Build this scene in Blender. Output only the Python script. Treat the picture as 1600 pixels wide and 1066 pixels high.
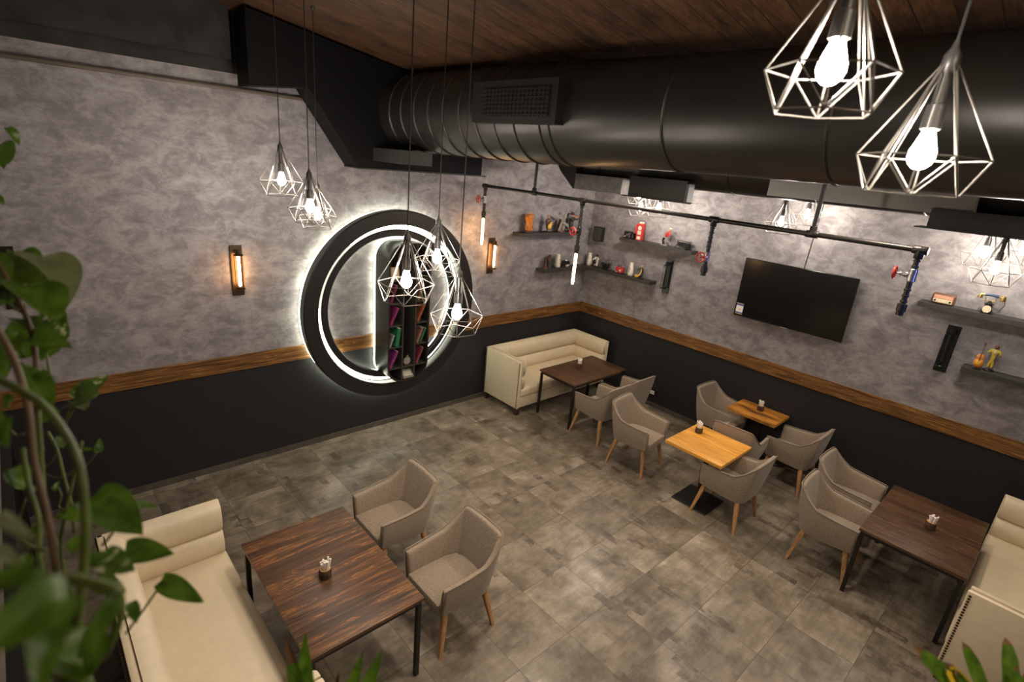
import bpy, bmesh, math, random
from mathutils import Vector, Matrix, Euler
for o in list(bpy.data.objects): bpy.data.objects.remove(o)
sc = bpy.context.scene
COL = sc.collection
PI = math.pi
R = math.radians

# ------------------------------------------------------------------ camera
cd = bpy.data.cameras.new('camera'); cam = bpy.data.objects.new('camera', cd); COL.objects.link(cam)
cd.sensor_width = 36.0; cd.lens = 832.6 / 1600 * 36.0; cd.clip_start = 0.02; cd.clip_end = 60
CR, CU, CF = (0.738822, -0.668004, 0.088953), (0.151525, 0.293286, 0.943940), (0.656644, 0.683926, -0.317906)
cam.matrix_world = Matrix(((CR[0], CU[0], -CF[0], -7.67), (CR[1], CU[1], -CF[1], -6.2225), (CR[2], CU[2], -CF[2], 3.7838), (0, 0, 0, 1)))
cd.dof.use_dof = True; cd.dof.focus_distance = 5.0; cd.dof.aperture_fstop = 2.4
sc.camera = cam
# ------------------------------------------------------------------ world, view
w = bpy.data.worlds.new('world'); sc.world = w; w.use_nodes = True
w.node_tree.nodes['Background'].inputs[0].default_value = (0.5, 0.52, 0.6, 1)
w.node_tree.nodes['Background'].inputs[1].default_value = 0.02
sc.view_settings.view_transform = 'Standard'; sc.view_settings.look = 'None'
sc.view_settings.gamma = 1.0; sc.view_settings.exposure = 0.7; sc.view_settings.use_curve_mapping = False
sc.cycles.sample_clamp_indirect = 6.0
# ------------------------------------------------------------------ lamps of the room, and added spots
BULB = 250.0      # pendant bulb emission
TUBE = 30.0       # filament tube bulbs
STRIP = 7.0      # led strips behind the rings
def lamp(name, kind, loc, power, color, size=0.1, rot=None, **kw):
    l = bpy.data.lights.new(name, kind); l.energy = power; l.color = color
    if kind == 'AREA': l.size = size
    else: l.shadow_soft_size = size
    for k, v in kw.items(): setattr(l, k, v)
    o = bpy.data.objects.new(name, l); COL.objects.link(o); o.location = loc
    if rot: o.rotation_euler = rot
    return o
def aim(a, b):
    return (Vector(b) - Vector(a)).to_track_quat('-Z', 'Y').to_euler()
# added spots without fixtures, to brighten the room: behind the photographer, by the left wall and over the hall floor
for i, (p, t, e) in enumerate([((-6.9, -7.6, 4.8), (-4.5, -3.6, 0), 90), ((-4.6, -7.8, 4.4), (-3.2, -3.8, 0), 80), ((-7.7, -4.2, 4.9), (-5.4, -0.0, 2.8), 24), ((-2.2, -7.8, 4.1), (-1.4, -3.6, 0.6), 50),
        ((-2.9, -5.0, 4.38), (-2.9, -5.0, 0), 150), ((-2.9, -2.4, 4.38), (-2.6, -2.4, 0), 150), ((-5.2, -4.3, 4.7), (-5.4, -3.9, 0), 170)]):
    lamp('added_spot_light', 'SPOT', p, e, (1.0, 0.83, 0.64), 0.12, aim(p, t), spot_size=R(110), spot_blend=1.0)
# added unseen blue LED spots, for the blue sheen on pipe and plenum
lamp('blue_led_light', 'SPOT', (-3.2, -8.2, 3.0), 70, (0.12, 0.18, 1.0), 0.2, aim((-3.2, -8.2, 3.0), (-2.7, -4.0, 3.25)), spot_size=R(30), spot_blend=0.8)
lamp('blue_led_light', 'SPOT', (-7.2, -5.0, 2.2), 14, (0.16, 0.14, 1.0), 0.1, aim((-7.2, -5.0, 2.2), (-4.6, -0.6, 3.7)), spot_size=R(30), spot_blend=0.8)
# leaf and stem positions (metres)
POTHOS_LEAVES = [((-7.649, -4.357, 3.752), (-7.627, -4.366, 3.716), 0.8, 0), ((-7.674, -4.425, 3.711), (-7.661, -4.493, 3.684), 0.9, 1), ((-7.679, -4.357, 3.69), (-7.666, -4.383, 3.66), 0.8, 0), ((-7.695, -4.388, 3.59), (-7.681, -4.407, 3.577), 0.8, 0), ((-7.713, -4.847, 3.509), (-7.647, -4.98, 3.516), 0.42, 0), ((-7.641, -4.836, 3.523), (-7.626, -4.955, 3.455), 0.75, 2), ((-7.673, -5.029, 3.513), (-7.638, -5.132, 3.491), 0.75, 0), ((-7.639, -4.818, 3.408), (-7.622, -4.845, 3.386), 0.8, 1), ((-7.649, -4.816, 3.392), (-7.624, -4.878, 3.374), 0.6, 1), ((-7.683, -4.995, 3.41), (-7.633, -5.081, 3.422), 0.42, 0), ((-7.695, -4.81, 3.311), (-7.704, -4.767, 3.383), 0.7, 0), ((-7.703, -4.883, 3.453), (-7.678, -4.885, 3.5), 0.7, 1), ((-7.692, -5.047, 3.437), (-7.721, -5.064, 3.402), 0.7, 0), ((-7.626, -4.724, 3.166), (-7.559, -4.695, 3.21), 0.55, 1), ((-7.629, -4.723, 3.163), (-7.596, -4.806, 3.211), 0.8, 1), ((-7.629, -4.723, 3.16), (-7.613, -4.781, 3.167), 0.7, 2), ((-7.683, -5.21, 3.418), (-7.673, -5.267, 3.381), 0.55, 0), ((-7.68, -5.219, 3.405), (-7.693, -5.193, 3.434), 0.6, 1), ((-7.708, -4.917, 3.369), (-7.744, -4.912, 3.303), 0.6, 0), ((-7.693, -4.842, 3.403), (-7.666, -4.937, 3.411), 0.5, 1), ((-7.695, -4.88, 3.476), (-7.722, -4.87, 3.439), 0.6, 0), ((-7.645, -4.935, 3.46), (-7.664, -4.933, 3.424), 0.6, 0), ((-7.668, -4.783, 3.109), (-7.664, -4.798, 3.085), 0.8, 1), ((-7.639, -4.705, 3.021), (-7.61, -4.728, 3.034), 0.5, 0), ((-7.604, -4.738, 3.024), (-7.595, -4.732, 3.056), 0.6, 1), ((-7.675, -4.954, 3.356), (-7.652, -4.955, 3.403), 0.7, 0), ((-7.733, -5.108, 3.222), (-7.726, -5.13, 3.188), 0.9, 0), ((-7.663, -5.067, 3.294), (-7.691, -5.076, 3.281), 0.7, 0), ((-7.692, -5.012, 3.199), (-7.718, -5.014, 3.202), 0.6, 1), ((-7.685, -5.069, 3.088), (-7.65, -5.107, 3.079), 0.5, 0), ((-7.714, -5.171, 3.124), (-7.742, -5.171, 3.13), 0.6, 0), ((-7.661, -5.417, 3.177), (-7.636, -5.458, 3.172), 0.6, 0), ((-7.702, -4.956, 3.297), (-7.677, -4.983, 3.291), 0.7, 0), ((-7.716, -5.071, 3.334), (-7.735, -5.063, 3.312), 0.7, 1), ((-7.628, -4.847, 3.368), (-7.666, -4.862, 3.323), 0.5, 0), ((-7.672, -4.67, 3.503), (-7.645, -4.769, 3.5), 0.5, 0), ((-7.719, -5.46, 3.435), (-7.707, -5.459, 3.463), 0.6, 0), ((-7.731, -4.896, 3.052), (-7.713, -4.907, 3.064), 0.6, 2), ((-7.7, -4.833, 2.937), (-7.674, -4.854, 2.947), 0.5, 0), ((-7.695, -4.811, 2.993), (-7.684, -4.813, 3.014), 0.5, 1), ((-7.647, -5.322, 3.251), (-7.6, -5.408, 3.227), 0.62, 0), ((-7.632, -5.339, 3.248), (-7.566, -5.355, 3.223), 0.2, 0), ((-7.618, -5.328, 3.142), (-7.567, -5.385, 3.155), 0.52, 0), ((-7.578, -5.33, 3.062), (-7.537, -5.403, 3.054), 0.42, 0), ((-7.626, -5.408, 3.109), (-7.625, -5.424, 3.078), 0.5, 0), ((-7.652, -5.467, 3.244), (-7.626, -5.518, 3.251), 0.6, 1), ((-7.671, -5.508, 3.275), (-7.64, -5.518, 3.284), 0.5, 0), ((-7.682, -5.325, 3.174), (-7.656, -5.335, 3.204), 0.5, 0), ((-7.712, -5.522, 3.316), (-7.731, -5.535, 3.313), 0.6, 0), ((-7.716, -5.669, 3.463), (-7.699, -5.705, 3.453), 0.3, 2), ((-7.68, -5.827, 3.483), (-7.726, -5.864, 3.496), 0.55, 0), ((-7.69, -5.835, 3.508), (-7.725, -5.824, 3.519), 0.3, 0), ((-7.651, -5.65, 3.325), (-7.69, -5.676, 3.282), 0.3, 0), ((-7.692, -5.775, 3.444), (-7.706, -5.833, 3.414), 0.35, 0), ((-7.731, -5.613, 3.396), (-7.715, -5.633, 3.387), 0.6, 2), ((-7.661, -5.605, 3.242), (-7.696, -5.597, 3.187), 0.5, 0), ((-7.719, -5.55, 3.242), (-7.68, -5.611, 3.193), 0.6, 0), ((-7.724, -5.44, 3.468), (-7.715, -5.467, 3.429), 0.5, 0)]
POTHOS_VINES = [([(-7.72, -4.793, 3.452), (-7.697, -4.828, 3.426), (-7.673, -4.86, 3.405), (-7.663, -4.894, 3.354), (-7.666, -4.921, 3.289), (-7.685, -4.936, 3.217)], 0.0028), ([(-7.715, -5.169, 3.283), (-7.716, -5.194, 3.226), (-7.713, -5.219, 3.179), (-7.721, -5.239, 3.122), (-7.72, -5.266, 3.065)], 0.004), ([(-7.638, -5.055, 3.216), (-7.665, -5.067, 3.135), (-7.694, -5.082, 3.043), (-7.701, -5.106, 2.975)], 0.0028), ([(-7.716, -4.727, 3.287), (-7.682, -4.776, 3.253), (-7.668, -4.819, 3.191), (-7.659, -4.841, 3.161)], 0.003), ([(-7.72, -5.402, 3.496), (-7.681, -5.451, 3.471), (-7.661, -5.489, 3.43), (-7.657, -5.511, 3.393), (-7.663, -5.532, 3.334), (-7.675, -5.547, 3.277), (-7.689, -5.56, 3.22)], 0.0048), ([(-7.706, -4.911, 3.543), (-7.694, -4.941, 3.502), (-7.68, -4.98, 3.449), (-7.677, -5.008, 3.393), (-7.685, -5.033, 3.324), (-7.687, -5.046, 3.292)], 0.0045), ([(-7.715, -5.21, 3.508), (-7.7, -5.247, 3.46), (-7.695, -5.284, 3.394), (-7.7, -5.31, 3.327), (-7.698, -5.342, 3.26), (-7.7, -5.372, 3.193), (-7.705, -5.398, 3.126)], 0.0045), ([(-7.688, -5.107, 3.317), (-7.697, -5.135, 3.236), (-7.704, -5.161, 3.165), (-7.7, -5.198, 3.096)], 0.004), ([(-7.686, -4.763, 3.116), (-7.676, -4.791, 3.077), (-7.674, -4.817, 3.024), (-7.671, -4.848, 2.964), (-7.676, -4.87, 2.908)], 0.0035), ([(-7.658, -4.733, 3.112), (-7.641, -4.733, 3.147), (-7.627, -4.736, 3.171)], 0.0018), ([(-7.653, -4.737, 3.113), (-7.638, -4.739, 3.141), (-7.621, -4.743, 3.166)], 0.0018), ([(-7.705, -4.693, 2.975), (-7.688, -4.712, 2.97), (-7.662, -4.733, 2.979), (-7.634, -4.75, 3.0), (-7.605, -4.761, 3.037)], 0.0016), ([(-7.716, -4.714, 3.001), (-7.691, -4.729, 3.022), (-7.672, -4.731, 3.055)], 0.0015), ([(-7.676, -4.721, 2.975), (-7.661, -4.731, 2.985), (-7.645, -4.739, 3.001)], 0.0014), ([(-7.688, -4.791, 2.989), (-7.685, -4.803, 2.969), (-7.693, -4.806, 2.945), (-7.681, -4.82, 2.941), (-7.668, -4.825, 2.957)], 0.0018), ([(-7.76, -4.918, 3.257), (-7.738, -4.951, 3.232), (-7.728, -4.969, 3.216), (-7.716, -4.978, 3.22)], 0.0018), ([(-7.645, -5.333, 3.17), (-7.634, -5.337, 3.185), (-7.617, -5.34, 3.212)], 0.0022), ([(-7.643, -5.305, 3.109), (-7.63, -5.312, 3.12), (-7.618, -5.318, 3.133)], 0.0022), ([(-7.636, -5.316, 2.973), (-7.607, -5.325, 3.015), (-7.577, -5.332, 3.06)], 0.002), ([(-7.653, -5.401, 3.071), (-7.633, -5.411, 3.089), (-7.626, -5.413, 3.101)], 0.002), ([(-7.737, -5.71, 3.426), (-7.698, -5.741, 3.44), (-7.673, -5.765, 3.442), (-7.653, -5.786, 3.436)], 0.0045), ([(-7.714, -5.562, 3.165), (-7.69, -5.578, 3.179), (-7.667, -5.589, 3.202), (-7.647, -5.588, 3.246), (-7.644, -5.575, 3.281)], 0.004), ([(-7.688, -5.336, 3.138), (-7.695, -5.354, 3.083), (-7.716, -5.379, 2.987)], 0.003), ([(-7.729, -5.541, 3.24), (-7.697, -5.554, 3.277), (-7.675, -5.565, 3.3)], 0.003), ([(-7.671, -4.809, 3.363), (-7.679, -4.818, 3.325), (-7.686, -4.84, 3.263)], 0.003), ([(-7.641, -4.836, 3.523), (-7.664, -4.816, 3.521), (-7.7, -4.779, 3.524)], 0.0016), ([(-7.726, -5.137, 3.173), (-7.741, -5.142, 3.131), (-7.736, -5.165, 3.091)], 0.0018), ([(-7.728, -5.388, 3.256), (-7.714, -5.406, 3.248), (-7.705, -5.414, 3.247)], 0.0022)]
SPIKY_BLADES = [((-7.345, -5.414, 2.578), (-7.405, -5.402, 2.888), 0.017), ((-7.355, -5.405, 2.576), (-7.368, -5.399, 2.876), 0.018), ((-7.32, -5.437, 2.581), (-7.289, -5.488, 2.849), 0.016), ((-7.304, -5.451, 2.582), (-7.249, -5.491, 2.829), 0.017), ((-7.332, -5.432, 2.566), (-7.314, -5.431, 2.76), 0.009), ((-7.373, -5.395, 2.561), (-7.443, -5.438, 2.795), 0.012), ((-7.291, -5.469, 2.571), (-7.215, -5.545, 2.721), 0.012)]
RIBBON_BLADES = [((-6.147, -6.401, 2.614), (-6.43, -6.209, 2.913), 0.018), ((-6.229, -6.375, 2.658), (-6.296, -6.275, 2.892), 0.016), ((-6.218, -6.385, 2.659), (-6.163, -6.339, 2.871), 0.02), ((-6.227, -6.371, 2.671), (-6.409, -6.262, 2.845), 0.02), ((-6.208, -6.394, 2.66), (-6.031, -6.429, 2.794), 0.02), ((-6.237, -6.361, 2.67), (-6.353, -6.279, 2.859), 0.011), ((-6.226, -6.384, 2.645), (-6.366, -6.261, 2.871), 0.02), ((-6.192, -6.409, 2.662), (-6.283, -6.359, 2.894), 0.01), ((-6.208, -6.394, 2.66), (-6.207, -6.384, 2.842), 0.016)]
# ------------------------------------------------------------------ materials
def nt(name):
    m = bpy.data.materials.new(name); m.use_nodes = True
    n = m.node_tree.nodes; l = m.node_tree.links
    return m, n, l, n['Principled BSDF']
def rgb(*c): return (c[0], c[1], c[2], 1)
def plain(name, col, rough=0.5, metal=0.0, spec=0.5, noise=0.0, scale=8, bump=0.0):
    m, n, l, b = nt(name)
    b.inputs['Base Color'].default_value = rgb(*col); b.inputs['Roughness'].default_value = rough
    b.inputs['Metallic'].default_value = metal; b.inputs['Specular IOR Level'].default_value = spec
    if noise or bump:
        tc = n.new('ShaderNodeTexCoord'); t = n.new('ShaderNodeTexNoise'); t.inputs['Scale'].default_value = scale; t.inputs['Detail'].default_value = 5
        l.new(tc.outputs['Object'], t.inputs['Vector'])
        if noise:
            r = n.new('ShaderNodeValToRGB'); r.color_ramp.elements[0].position = .3; r.color_ramp.elements[1].position = .7
            r.color_ramp.elements[0].color = rgb(*[c * (1 - noise) for c in col]); r.color_ramp.elements[1].color = rgb(*[min(1, c * (1 + noise)) for c in col])
            l.new(t.outputs['Fac'], r.inputs['Fac']); l.new(r.outputs['Color'], b.inputs['Base Color'])
        if bump:
            bp = n.new('ShaderNodeBump'); bp.inputs['Strength'].default_value = bump; bp.inputs['Distance'].default_value = .01
            l.new(t.outputs['Fac'], bp.inputs['Height']); l.new(bp.outputs['Normal'], b.inputs['Normal'])
    return m
def emis(name, col, s, base=(0.8, 0.8, 0.8)):
    m, n, l, b = nt(name)
    b.inputs['Base Color'].default_value = rgb(*base); b.inputs['Emission Color'].default_value = rgb(*col); b.inputs['Emission Strength'].default_value = s
    return m
def ramp(n, stops):
    r = n.new('ShaderNodeValToRGB'); e = r.color_ramp.elements
    while len(e) < len(stops): e.new(0.5)
    for i, (p, c) in enumerate(stops): e[i].position = p; e[i].color = rgb(*c)
    return r
def mapping(n, l, scale, src='Object', rot=(0, 0, 0), loc=(0, 0, 0)):
    tc = n.new('ShaderNodeTexCoord'); mp = n.new('ShaderNodeMapping'); mp.inputs['Scale'].default_value = scale; mp.inputs['Rotation'].default_value = rot
    mp.inputs['Location'].default_value = loc
    l.new(tc.outputs[src], mp.inputs['Vector']); return mp
def noise(n, l, vec, scale, detail=6, rough=.55, dist=0.0):
    t = n.new('ShaderNodeTexNoise'); t.inputs['Scale'].default_value = scale; t.inputs['Detail'].default_value = detail
    t.inputs['Roughness'].default_value = rough; t.inputs['Distortion'].default_value = dist
    l.new(vec, t.inputs['Vector']); return t
def mix(n, l, fac, a, b, mode='MIX'):
    m = n.new('ShaderNodeMix'); m.data_type = 'RGBA'; m.blend_type = mode
    if isinstance(fac, (int, float)): m.inputs[0].default_value = fac
    else: l.new(fac, m.inputs[0])
    for s, v in ((m.inputs[6], a), (m.inputs[7], b)):
        if isinstance(v, tuple): s.default_value = rgb(*v)
        else: l.new(v, s)
    return m.outputs[2]
def mth(n, l, op, a, b=None, c=None):
    m = n.new('ShaderNodeMath'); m.operation = op
    for i, v in enumerate((a, b, c)):
        if v is None: continue
        if isinstance(v, (int, float)): m.inputs[i].default_value = v
        else: l.new(v, m.inputs[i])
    return m.outputs[0]

def plaster_mat():
    m, n, l, b = nt('decorative_plaster')
    mp = mapping(n, l, (.8, .8, 1.25))
    big = noise(n, l, mp.outputs[0], 0.9, 3, .5, .4)
    a = noise(n, l, mp.outputs[0], 4.6, 12, .72, .5)
    c = noise(n, l, mp.outputs[0], 16, 10, .72, .5)
    r1 = ramp(n, [(.38, (.184, .166, .176)), (.465, (.222, .203, .211)), (.495, (.252, .231, .238)), (.60, (.322, .300, .304))])
    l.new(a.outputs['Fac'], r1.inputs['Fac'])
    r2 = ramp(n, [(.36, (.84, .84, .84)), (.50, (1, 1, 1)), (.66, (1.13, 1.13, 1.13))]); l.new(c.outputs['Fac'], r2.inputs['Fac'])
    r3 = ramp(n, [(.3, (.90, .89, .92)), (.7, (1.06, 1.06, 1.05))]); l.new(big.outputs['Fac'], r3.inputs['Fac'])
    x = mix(n, l, 1.0, r1.outputs[0], r2.outputs[0], 'MULTIPLY'); x = mix(n, l, 1.0, x, r3.outputs[0], 'MULTIPLY')
    l.new(x, b.inputs['Base Color']); b.inputs['Roughness'].default_value = .5; b.inputs['Specular IOR Level'].default_value = .35
    rr = ramp(n, [(.35, (.62, .62, .62)), (.65, (.40, .40, .40))]); l.new(a.outputs['Fac'], rr.inputs['Fac']); l.new(rr.outputs[0], b.inputs['Roughness'])
    bp = n.new('ShaderNodeBump'); bp.inputs['Strength'].default_value = .25; bp.inputs['Distance'].default_value = .01
    l.new(c.outputs['Fac'], bp.inputs['Height']); l.new(bp.outputs[0], b.inputs['Normal'])
    return m
def floor_mat():
    m, n, l, b = nt('rustic_floor_tile')
    P = 0.575
    tc = n.new('ShaderNodeTexCoord'); sp = n.new('ShaderNodeSeparateXYZ'); l.new(tc.outputs['Object'], sp.inputs[0])
    gx = mth(n, l, 'DIVIDE', mth(n, l, 'ADD', sp.outputs[0], 4.11 + 40 * P), P); gy = mth(n, l, 'DIVIDE', mth(n, l, 'ADD', sp.outputs[1], 4.147 + 40 * P), P)
    fx = mth(n, l, 'FRACT', gx); fy = mth(n, l, 'FRACT', gy)
    ix = mth(n, l, 'FLOOR', gx); iy = mth(n, l, 'FLOOR', gy)
    cmb = n.new('ShaderNodeCombineXYZ'); l.new(ix, cmb.inputs[0]); l.new(iy, cmb.inputs[1])
    wn = n.new('ShaderNodeTexWhiteNoise'); wn.noise_dimensions = '2D'; l.new(cmb.outputs[0], wn.inputs['Vector'])
    # every tile looks into its own piece of the pattern
    off = n.new('ShaderNodeVectorMath'); off.operation = 'SCALE'; l.new(wn.outputs['Color'], off.inputs[0]); off.inputs['Scale'].default_value = 60
    ad = n.new('ShaderNodeVectorMath'); ad.operation = 'ADD'; l.new(tc.outputs['Object'], ad.inputs[0]); l.new(off.outputs[0], ad.inputs[1])
    a = noise(n, l, ad.outputs[0], 2.6, 10, .66, .25)
    c = noise(n, l, ad.outputs[0], 9, 6, .6, .3)
    st = n.new('ShaderNodeMapping'); st.inputs['Scale'].default_value = (1.4, 11, 1); l.new(ad.outputs[0], st.inputs['Vector'])
    s = noise(n, l, st.outputs[0], 2.0, 6, .65, .3)
    r1 = ramp(n, [(.30, (.068, .052, .037)), (.43, (.142, .116, .086)), (.58, (.232, .194, .150)), (.74, (.36, .308, .245))]); l.new(a.outputs['Fac'], r1.inputs['Fac'])
    r2 = ramp(n, [(.3, (.72, .72, .72)), (.7, (1.25, 1.25, 1.25))]); l.new(s.outputs['Fac'], r2.inputs['Fac'])
    x = mix(n, l, .8, r1.outputs[0], r2.outputs[0], 'MULTIPLY')
    r4 = ramp(n, [(.35, (.85, .85, .85)), (.65, (1.12, 1.12, 1.12))]); l.new(c.outputs['Fac'], r4.inputs['Fac'])
    x = mix(n, l, .8, x, r4.outputs[0], 'MULTIPLY')
    # printed brown worn blocks: short runs of small bricks
    br = n.new('ShaderNodeTexBrick'); br.inputs['Scale'].default_value = 1.0; br.inputs['Brick Width'].default_value = .21; br.inputs['Row Height'].default_value = .085
    br.inputs['Mortar Size'].default_value = .0; br.inputs['Color1'].default_value = (0, 0, 0, 1); br.inputs['Color2'].default_value = (1, 1, 1, 1); br.inputs['Bias'].default_value = 0
    dn = noise(n, l, tc.outputs['Object'], 22, 3, .6); dv = n.new('ShaderNodeVectorMath'); dv.operation = 'SCALE'; dv.inputs['Scale'].default_value = .045
    l.new(dn.outputs['Color'], dv.inputs[0]); a2 = n.new('ShaderNodeVectorMath'); a2.operation = 'ADD'; l.new(tc.outputs['Object'], a2.inputs[0]); l.new(dv.outputs[0], a2.inputs[1])
    rt = n.new('ShaderNodeMapping'); rt.inputs['Rotation'].default_value = (0, 0, PI / 2); l.new(a2.outputs[0], rt.inputs['Vector']); l.new(rt.outputs[0], br.inputs['Vector'])
    bf = ramp(n, [(.915, (0, 0, 0)), (.93, (1, 1, 1))]); l.new(br.outputs['Color'], bf.inputs['Fac'])
    brk = ramp(n, [(.40, (0, 0, 0)), (.58, (1, 1, 1))]); l.new(c.outputs['Fac'], brk.inputs['Fac'])
    fac = mth(n, l, 'MULTIPLY', mth(n, l, 'MULTIPLY', bf.outputs[0], brk.outputs[0]), .75)
    x = mix(n, l, fac, x, (.060, .043, .033))
    tv = n.new('ShaderNodeMapRange'); l.new(wn.outputs['Value'], tv.inputs[0]); tv.inputs[3].default_value = .82; tv.inputs[4].default_value = 1.15
    cc = n.new('ShaderNodeCombineXYZ'); [l.new(tv.outputs[0], cc.inputs[i]) for i in range(3)]
    x = mix(n, l, 1, x, cc.outputs[0], 'MULTIPLY')
    # grout
    ex = mth(n, l, 'MINIMUM', fx, mth(n, l, 'SUBTRACT', 1, fx)); ey = mth(n, l, 'MINIMUM', fy, mth(n, l, 'SUBTRACT', 1, fy))
    g = mth(n, l, 'LESS_THAN', mth(n, l, 'MINIMUM', ex, ey), .0042)
    x = mix(n, l, g, x, (.070, .056, .044))
    l.new(x, b.inputs['Base Color'])
    rr = ramp(n, [(.3, (.42, .42, .42)), (.7, (.23, .23, .23))]); l.new(a.outputs['Fac'], rr.inputs['Fac']); l.new(rr.outputs[0], b.inputs['Roughness'])
    bp = n.new('ShaderNodeBump'); bp.inputs['Strength'].default_value = .25; bp.inputs['Distance'].default_value = .004
    h = mth(n, l, 'SUBTRACT', c.outputs['Fac'], mth(n, l, 'MULTIPLY', g, 1.5)); l.new(h, bp.inputs['Height']); l.new(bp.outputs[0], b.inputs['Normal'])
    return m
def wood_mat(name, dark, mid, light, axis='X', planks=.11, streak=.5, rough=.32, knots=0.0, gap=.5, gscale=1.0, gapw=.0015):
    """boards run along axis; the fibres are stretched noise, the boards differ a little"""
    m, n, l, b = nt(name)
    tc = n.new('ShaderNodeTexCoord'); sp = n.new('ShaderNodeSeparateXYZ'); l.new(tc.outputs['Object'], sp.inputs[0])
    across = {'X': 1, 'Y': 0, 'Z': 0}[axis]
    bi = mth(n, l, 'FLOOR', mth(n, l, 'DIVIDE', sp.outputs[across], planks))
    wn = n.new('ShaderNodeTexWhiteNoise'); wn.noise_dimensions = '1D'; l.new(bi, wn.inputs['W'])
    off = n.new('ShaderNodeVectorMath'); off.operation = 'SCALE'; l.new(wn.outputs['Color'], off.inputs[0]); off.inputs['Scale'].default_value = 40
    ad = n.new('ShaderNodeVectorMath'); ad.operation = 'ADD'; l.new(tc.outputs['Object'], ad.inputs[0]); l.new(off.outputs[0], ad.inputs[1])
    mp = n.new('ShaderNodeMapping'); l.new(ad.outputs[0], mp.inputs['Vector'])
    s = [14.0, 14.0, 14.0]; s['XYZ'.index(axis)] = 1.1; mp.inputs['Scale'].default_value = [v * gscale for v in s]
    f = noise(n, l, mp.outputs[0], 1.0, 7, .62, 1.4)
    mp2 = n.new('ShaderNodeMapping'); l.new(ad.outputs[0], mp2.inputs['Vector']); s = [95.0] * 3; s['XYZ'.index(axis)] = 2.5; mp2.inputs['Scale'].default_value = [v * gscale for v in s]
    g = noise(n, l, mp2.outputs[0], 1.0, 3, .5, .2)
    mp3 = n.new('ShaderNodeMapping'); l.new(ad.outputs[0], mp3.inputs['Vector']); s = [5.0] * 3; s['XYZ'.index(axis)] = 2.0; mp3.inputs['Scale'].default_value = s
    k = noise(n, l, mp3.outputs[0], 1.0, 3, .5, .5)
    r1 = ramp(n, [(.30, dark), (.44, mid), (.505, mid), (.52, light), (.54, mid), (.64, dark), (.72, mid)]); l.new(f.outputs['Fac'], r1.inputs['Fac'])
    r2 = ramp(n, [(.34, (1 - streak,) * 3), (.62, (1 + streak * .5,) * 3)]); l.new(g.outputs['Fac'], r2.inputs['Fac'])
    x = mix(n, l, 1, r1.outputs[0], r2.outputs[0], 'MULTIPLY')
    if knots:
        r3 = ramp(n, [(.30, (1 - knots,) * 3), (.44, (1, 1, 1))]); l.new(k.outputs['Fac'], r3.inputs['Fac']); x = mix(n, l, 1, x, r3.outputs[0], 'MULTIPLY')
    tv = n.new('ShaderNodeMapRange'); l.new(wn.outputs['Value'], tv.inputs[0]); tv.inputs[3].default_value = .84; tv.inputs[4].default_value = 1.14
    cc = n.new('ShaderNodeCombineXYZ'); [l.new(tv.outputs[0], cc.inputs[i]) for i in range(3)]
    x = mix(n, l, 1, x, cc.outputs[0], 'MULTIPLY')
    if gap:
        fr = mth(n, l, 'FRACT', mth(n, l, 'DIVIDE', sp.outputs[across], planks)); e = mth(n, l, 'MINIMUM', fr, mth(n, l, 'SUBTRACT', 1, fr))
        x = mix(n, l, mth(n, l, 'MULTIPLY', mth(n, l, 'LESS_THAN', e, gapw / planks), gap), x, (.01, .007, .005))
    l.new(x, b.inputs['Base Color']); b.inputs['Roughness'].default_value = rough
    bp = n.new('ShaderNodeBump'); bp.inputs['Strength'].default_value = .15; bp.inputs['Distance'].default_value = .003; l.new(g.outputs['Fac'], bp.inputs['Height']); l.new(bp.outputs[0], b.inputs['Normal'])
    return m
def fabric_mat():
    m, n, l, b = nt('chair_fabric')
    mp = mapping(n, l, (1, 1, 1)); a = noise(n, l, mp.outputs[0], 260, 2, .6); c = noise(n, l, mp.outputs[0], 60, 3, .6)
    r1 = ramp(n, [(.35, (.170, .130, .094)), (.65, (.380, .302, .228))]); l.new(a.outputs['Fac'], r1.inputs['Fac'])
    r2 = ramp(n, [(.35, (.88, .88, .88)), (.65, (1.1, 1.1, 1.1))]); l.new(c.outputs['Fac'], r2.inputs['Fac'])
    x = mix(n, l, 1, r1.outputs[0], r2.outputs[0], 'MULTIPLY'); l.new(x, b.inputs['Base Color'])
    b.inputs['Roughness'].default_value = .9; b.inputs['Specular IOR Level'].default_value = .2; b.inputs['Sheen Weight'].default_value = .25
    bp = n.new('ShaderNodeBump'); bp.inputs['Strength'].default_value = .5; bp.inputs['Distance'].default_value = .002; l.new(a.outputs['Fac'], bp.inputs['Height']); l.new(bp.outputs[0], b.inputs['Normal'])
    return m
def leaf_mat(name, c1, c2, c3, var=.6):
    m, n, l, b = nt(name)
    mp = mapping(n, l, (1, 1, 1)); a = noise(n, l, mp.outputs[0], 26, 4, .6, .5)
    r1 = ramp(n, [(.36, c1), (var, c2), (var + .08, c3)]); l.new(a.outputs['Fac'], r1.inputs['Fac']); l.new(r1.outputs[0], b.inputs['Base Color'])
    b.inputs['Roughness'].default_value = .38
    tr = n.new('ShaderNodeBsdfTranslucent'); l.new(r1.outputs[0], tr.inputs[0]); ms = n.new('ShaderNodeMixShader'); ms.inputs[0].default_value = .35
    l.new(b.outputs[0], ms.inputs[1]); l.new(tr.outputs[0], ms.inputs[2]); l.new(ms.outputs[0], n['Material Output'].inputs[0])
    return m
def glass_tube():
    m, n, l, b = nt('clear_bulb_glass')
    b.inputs['Base Color'].default_value = (1, .95, .85, 1); b.inputs['Transmission Weight'].default_value = 1; b.inputs['Roughness'].default_value = 0.02; b.inputs['IOR'].default_value = 1.1
    return m

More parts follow.
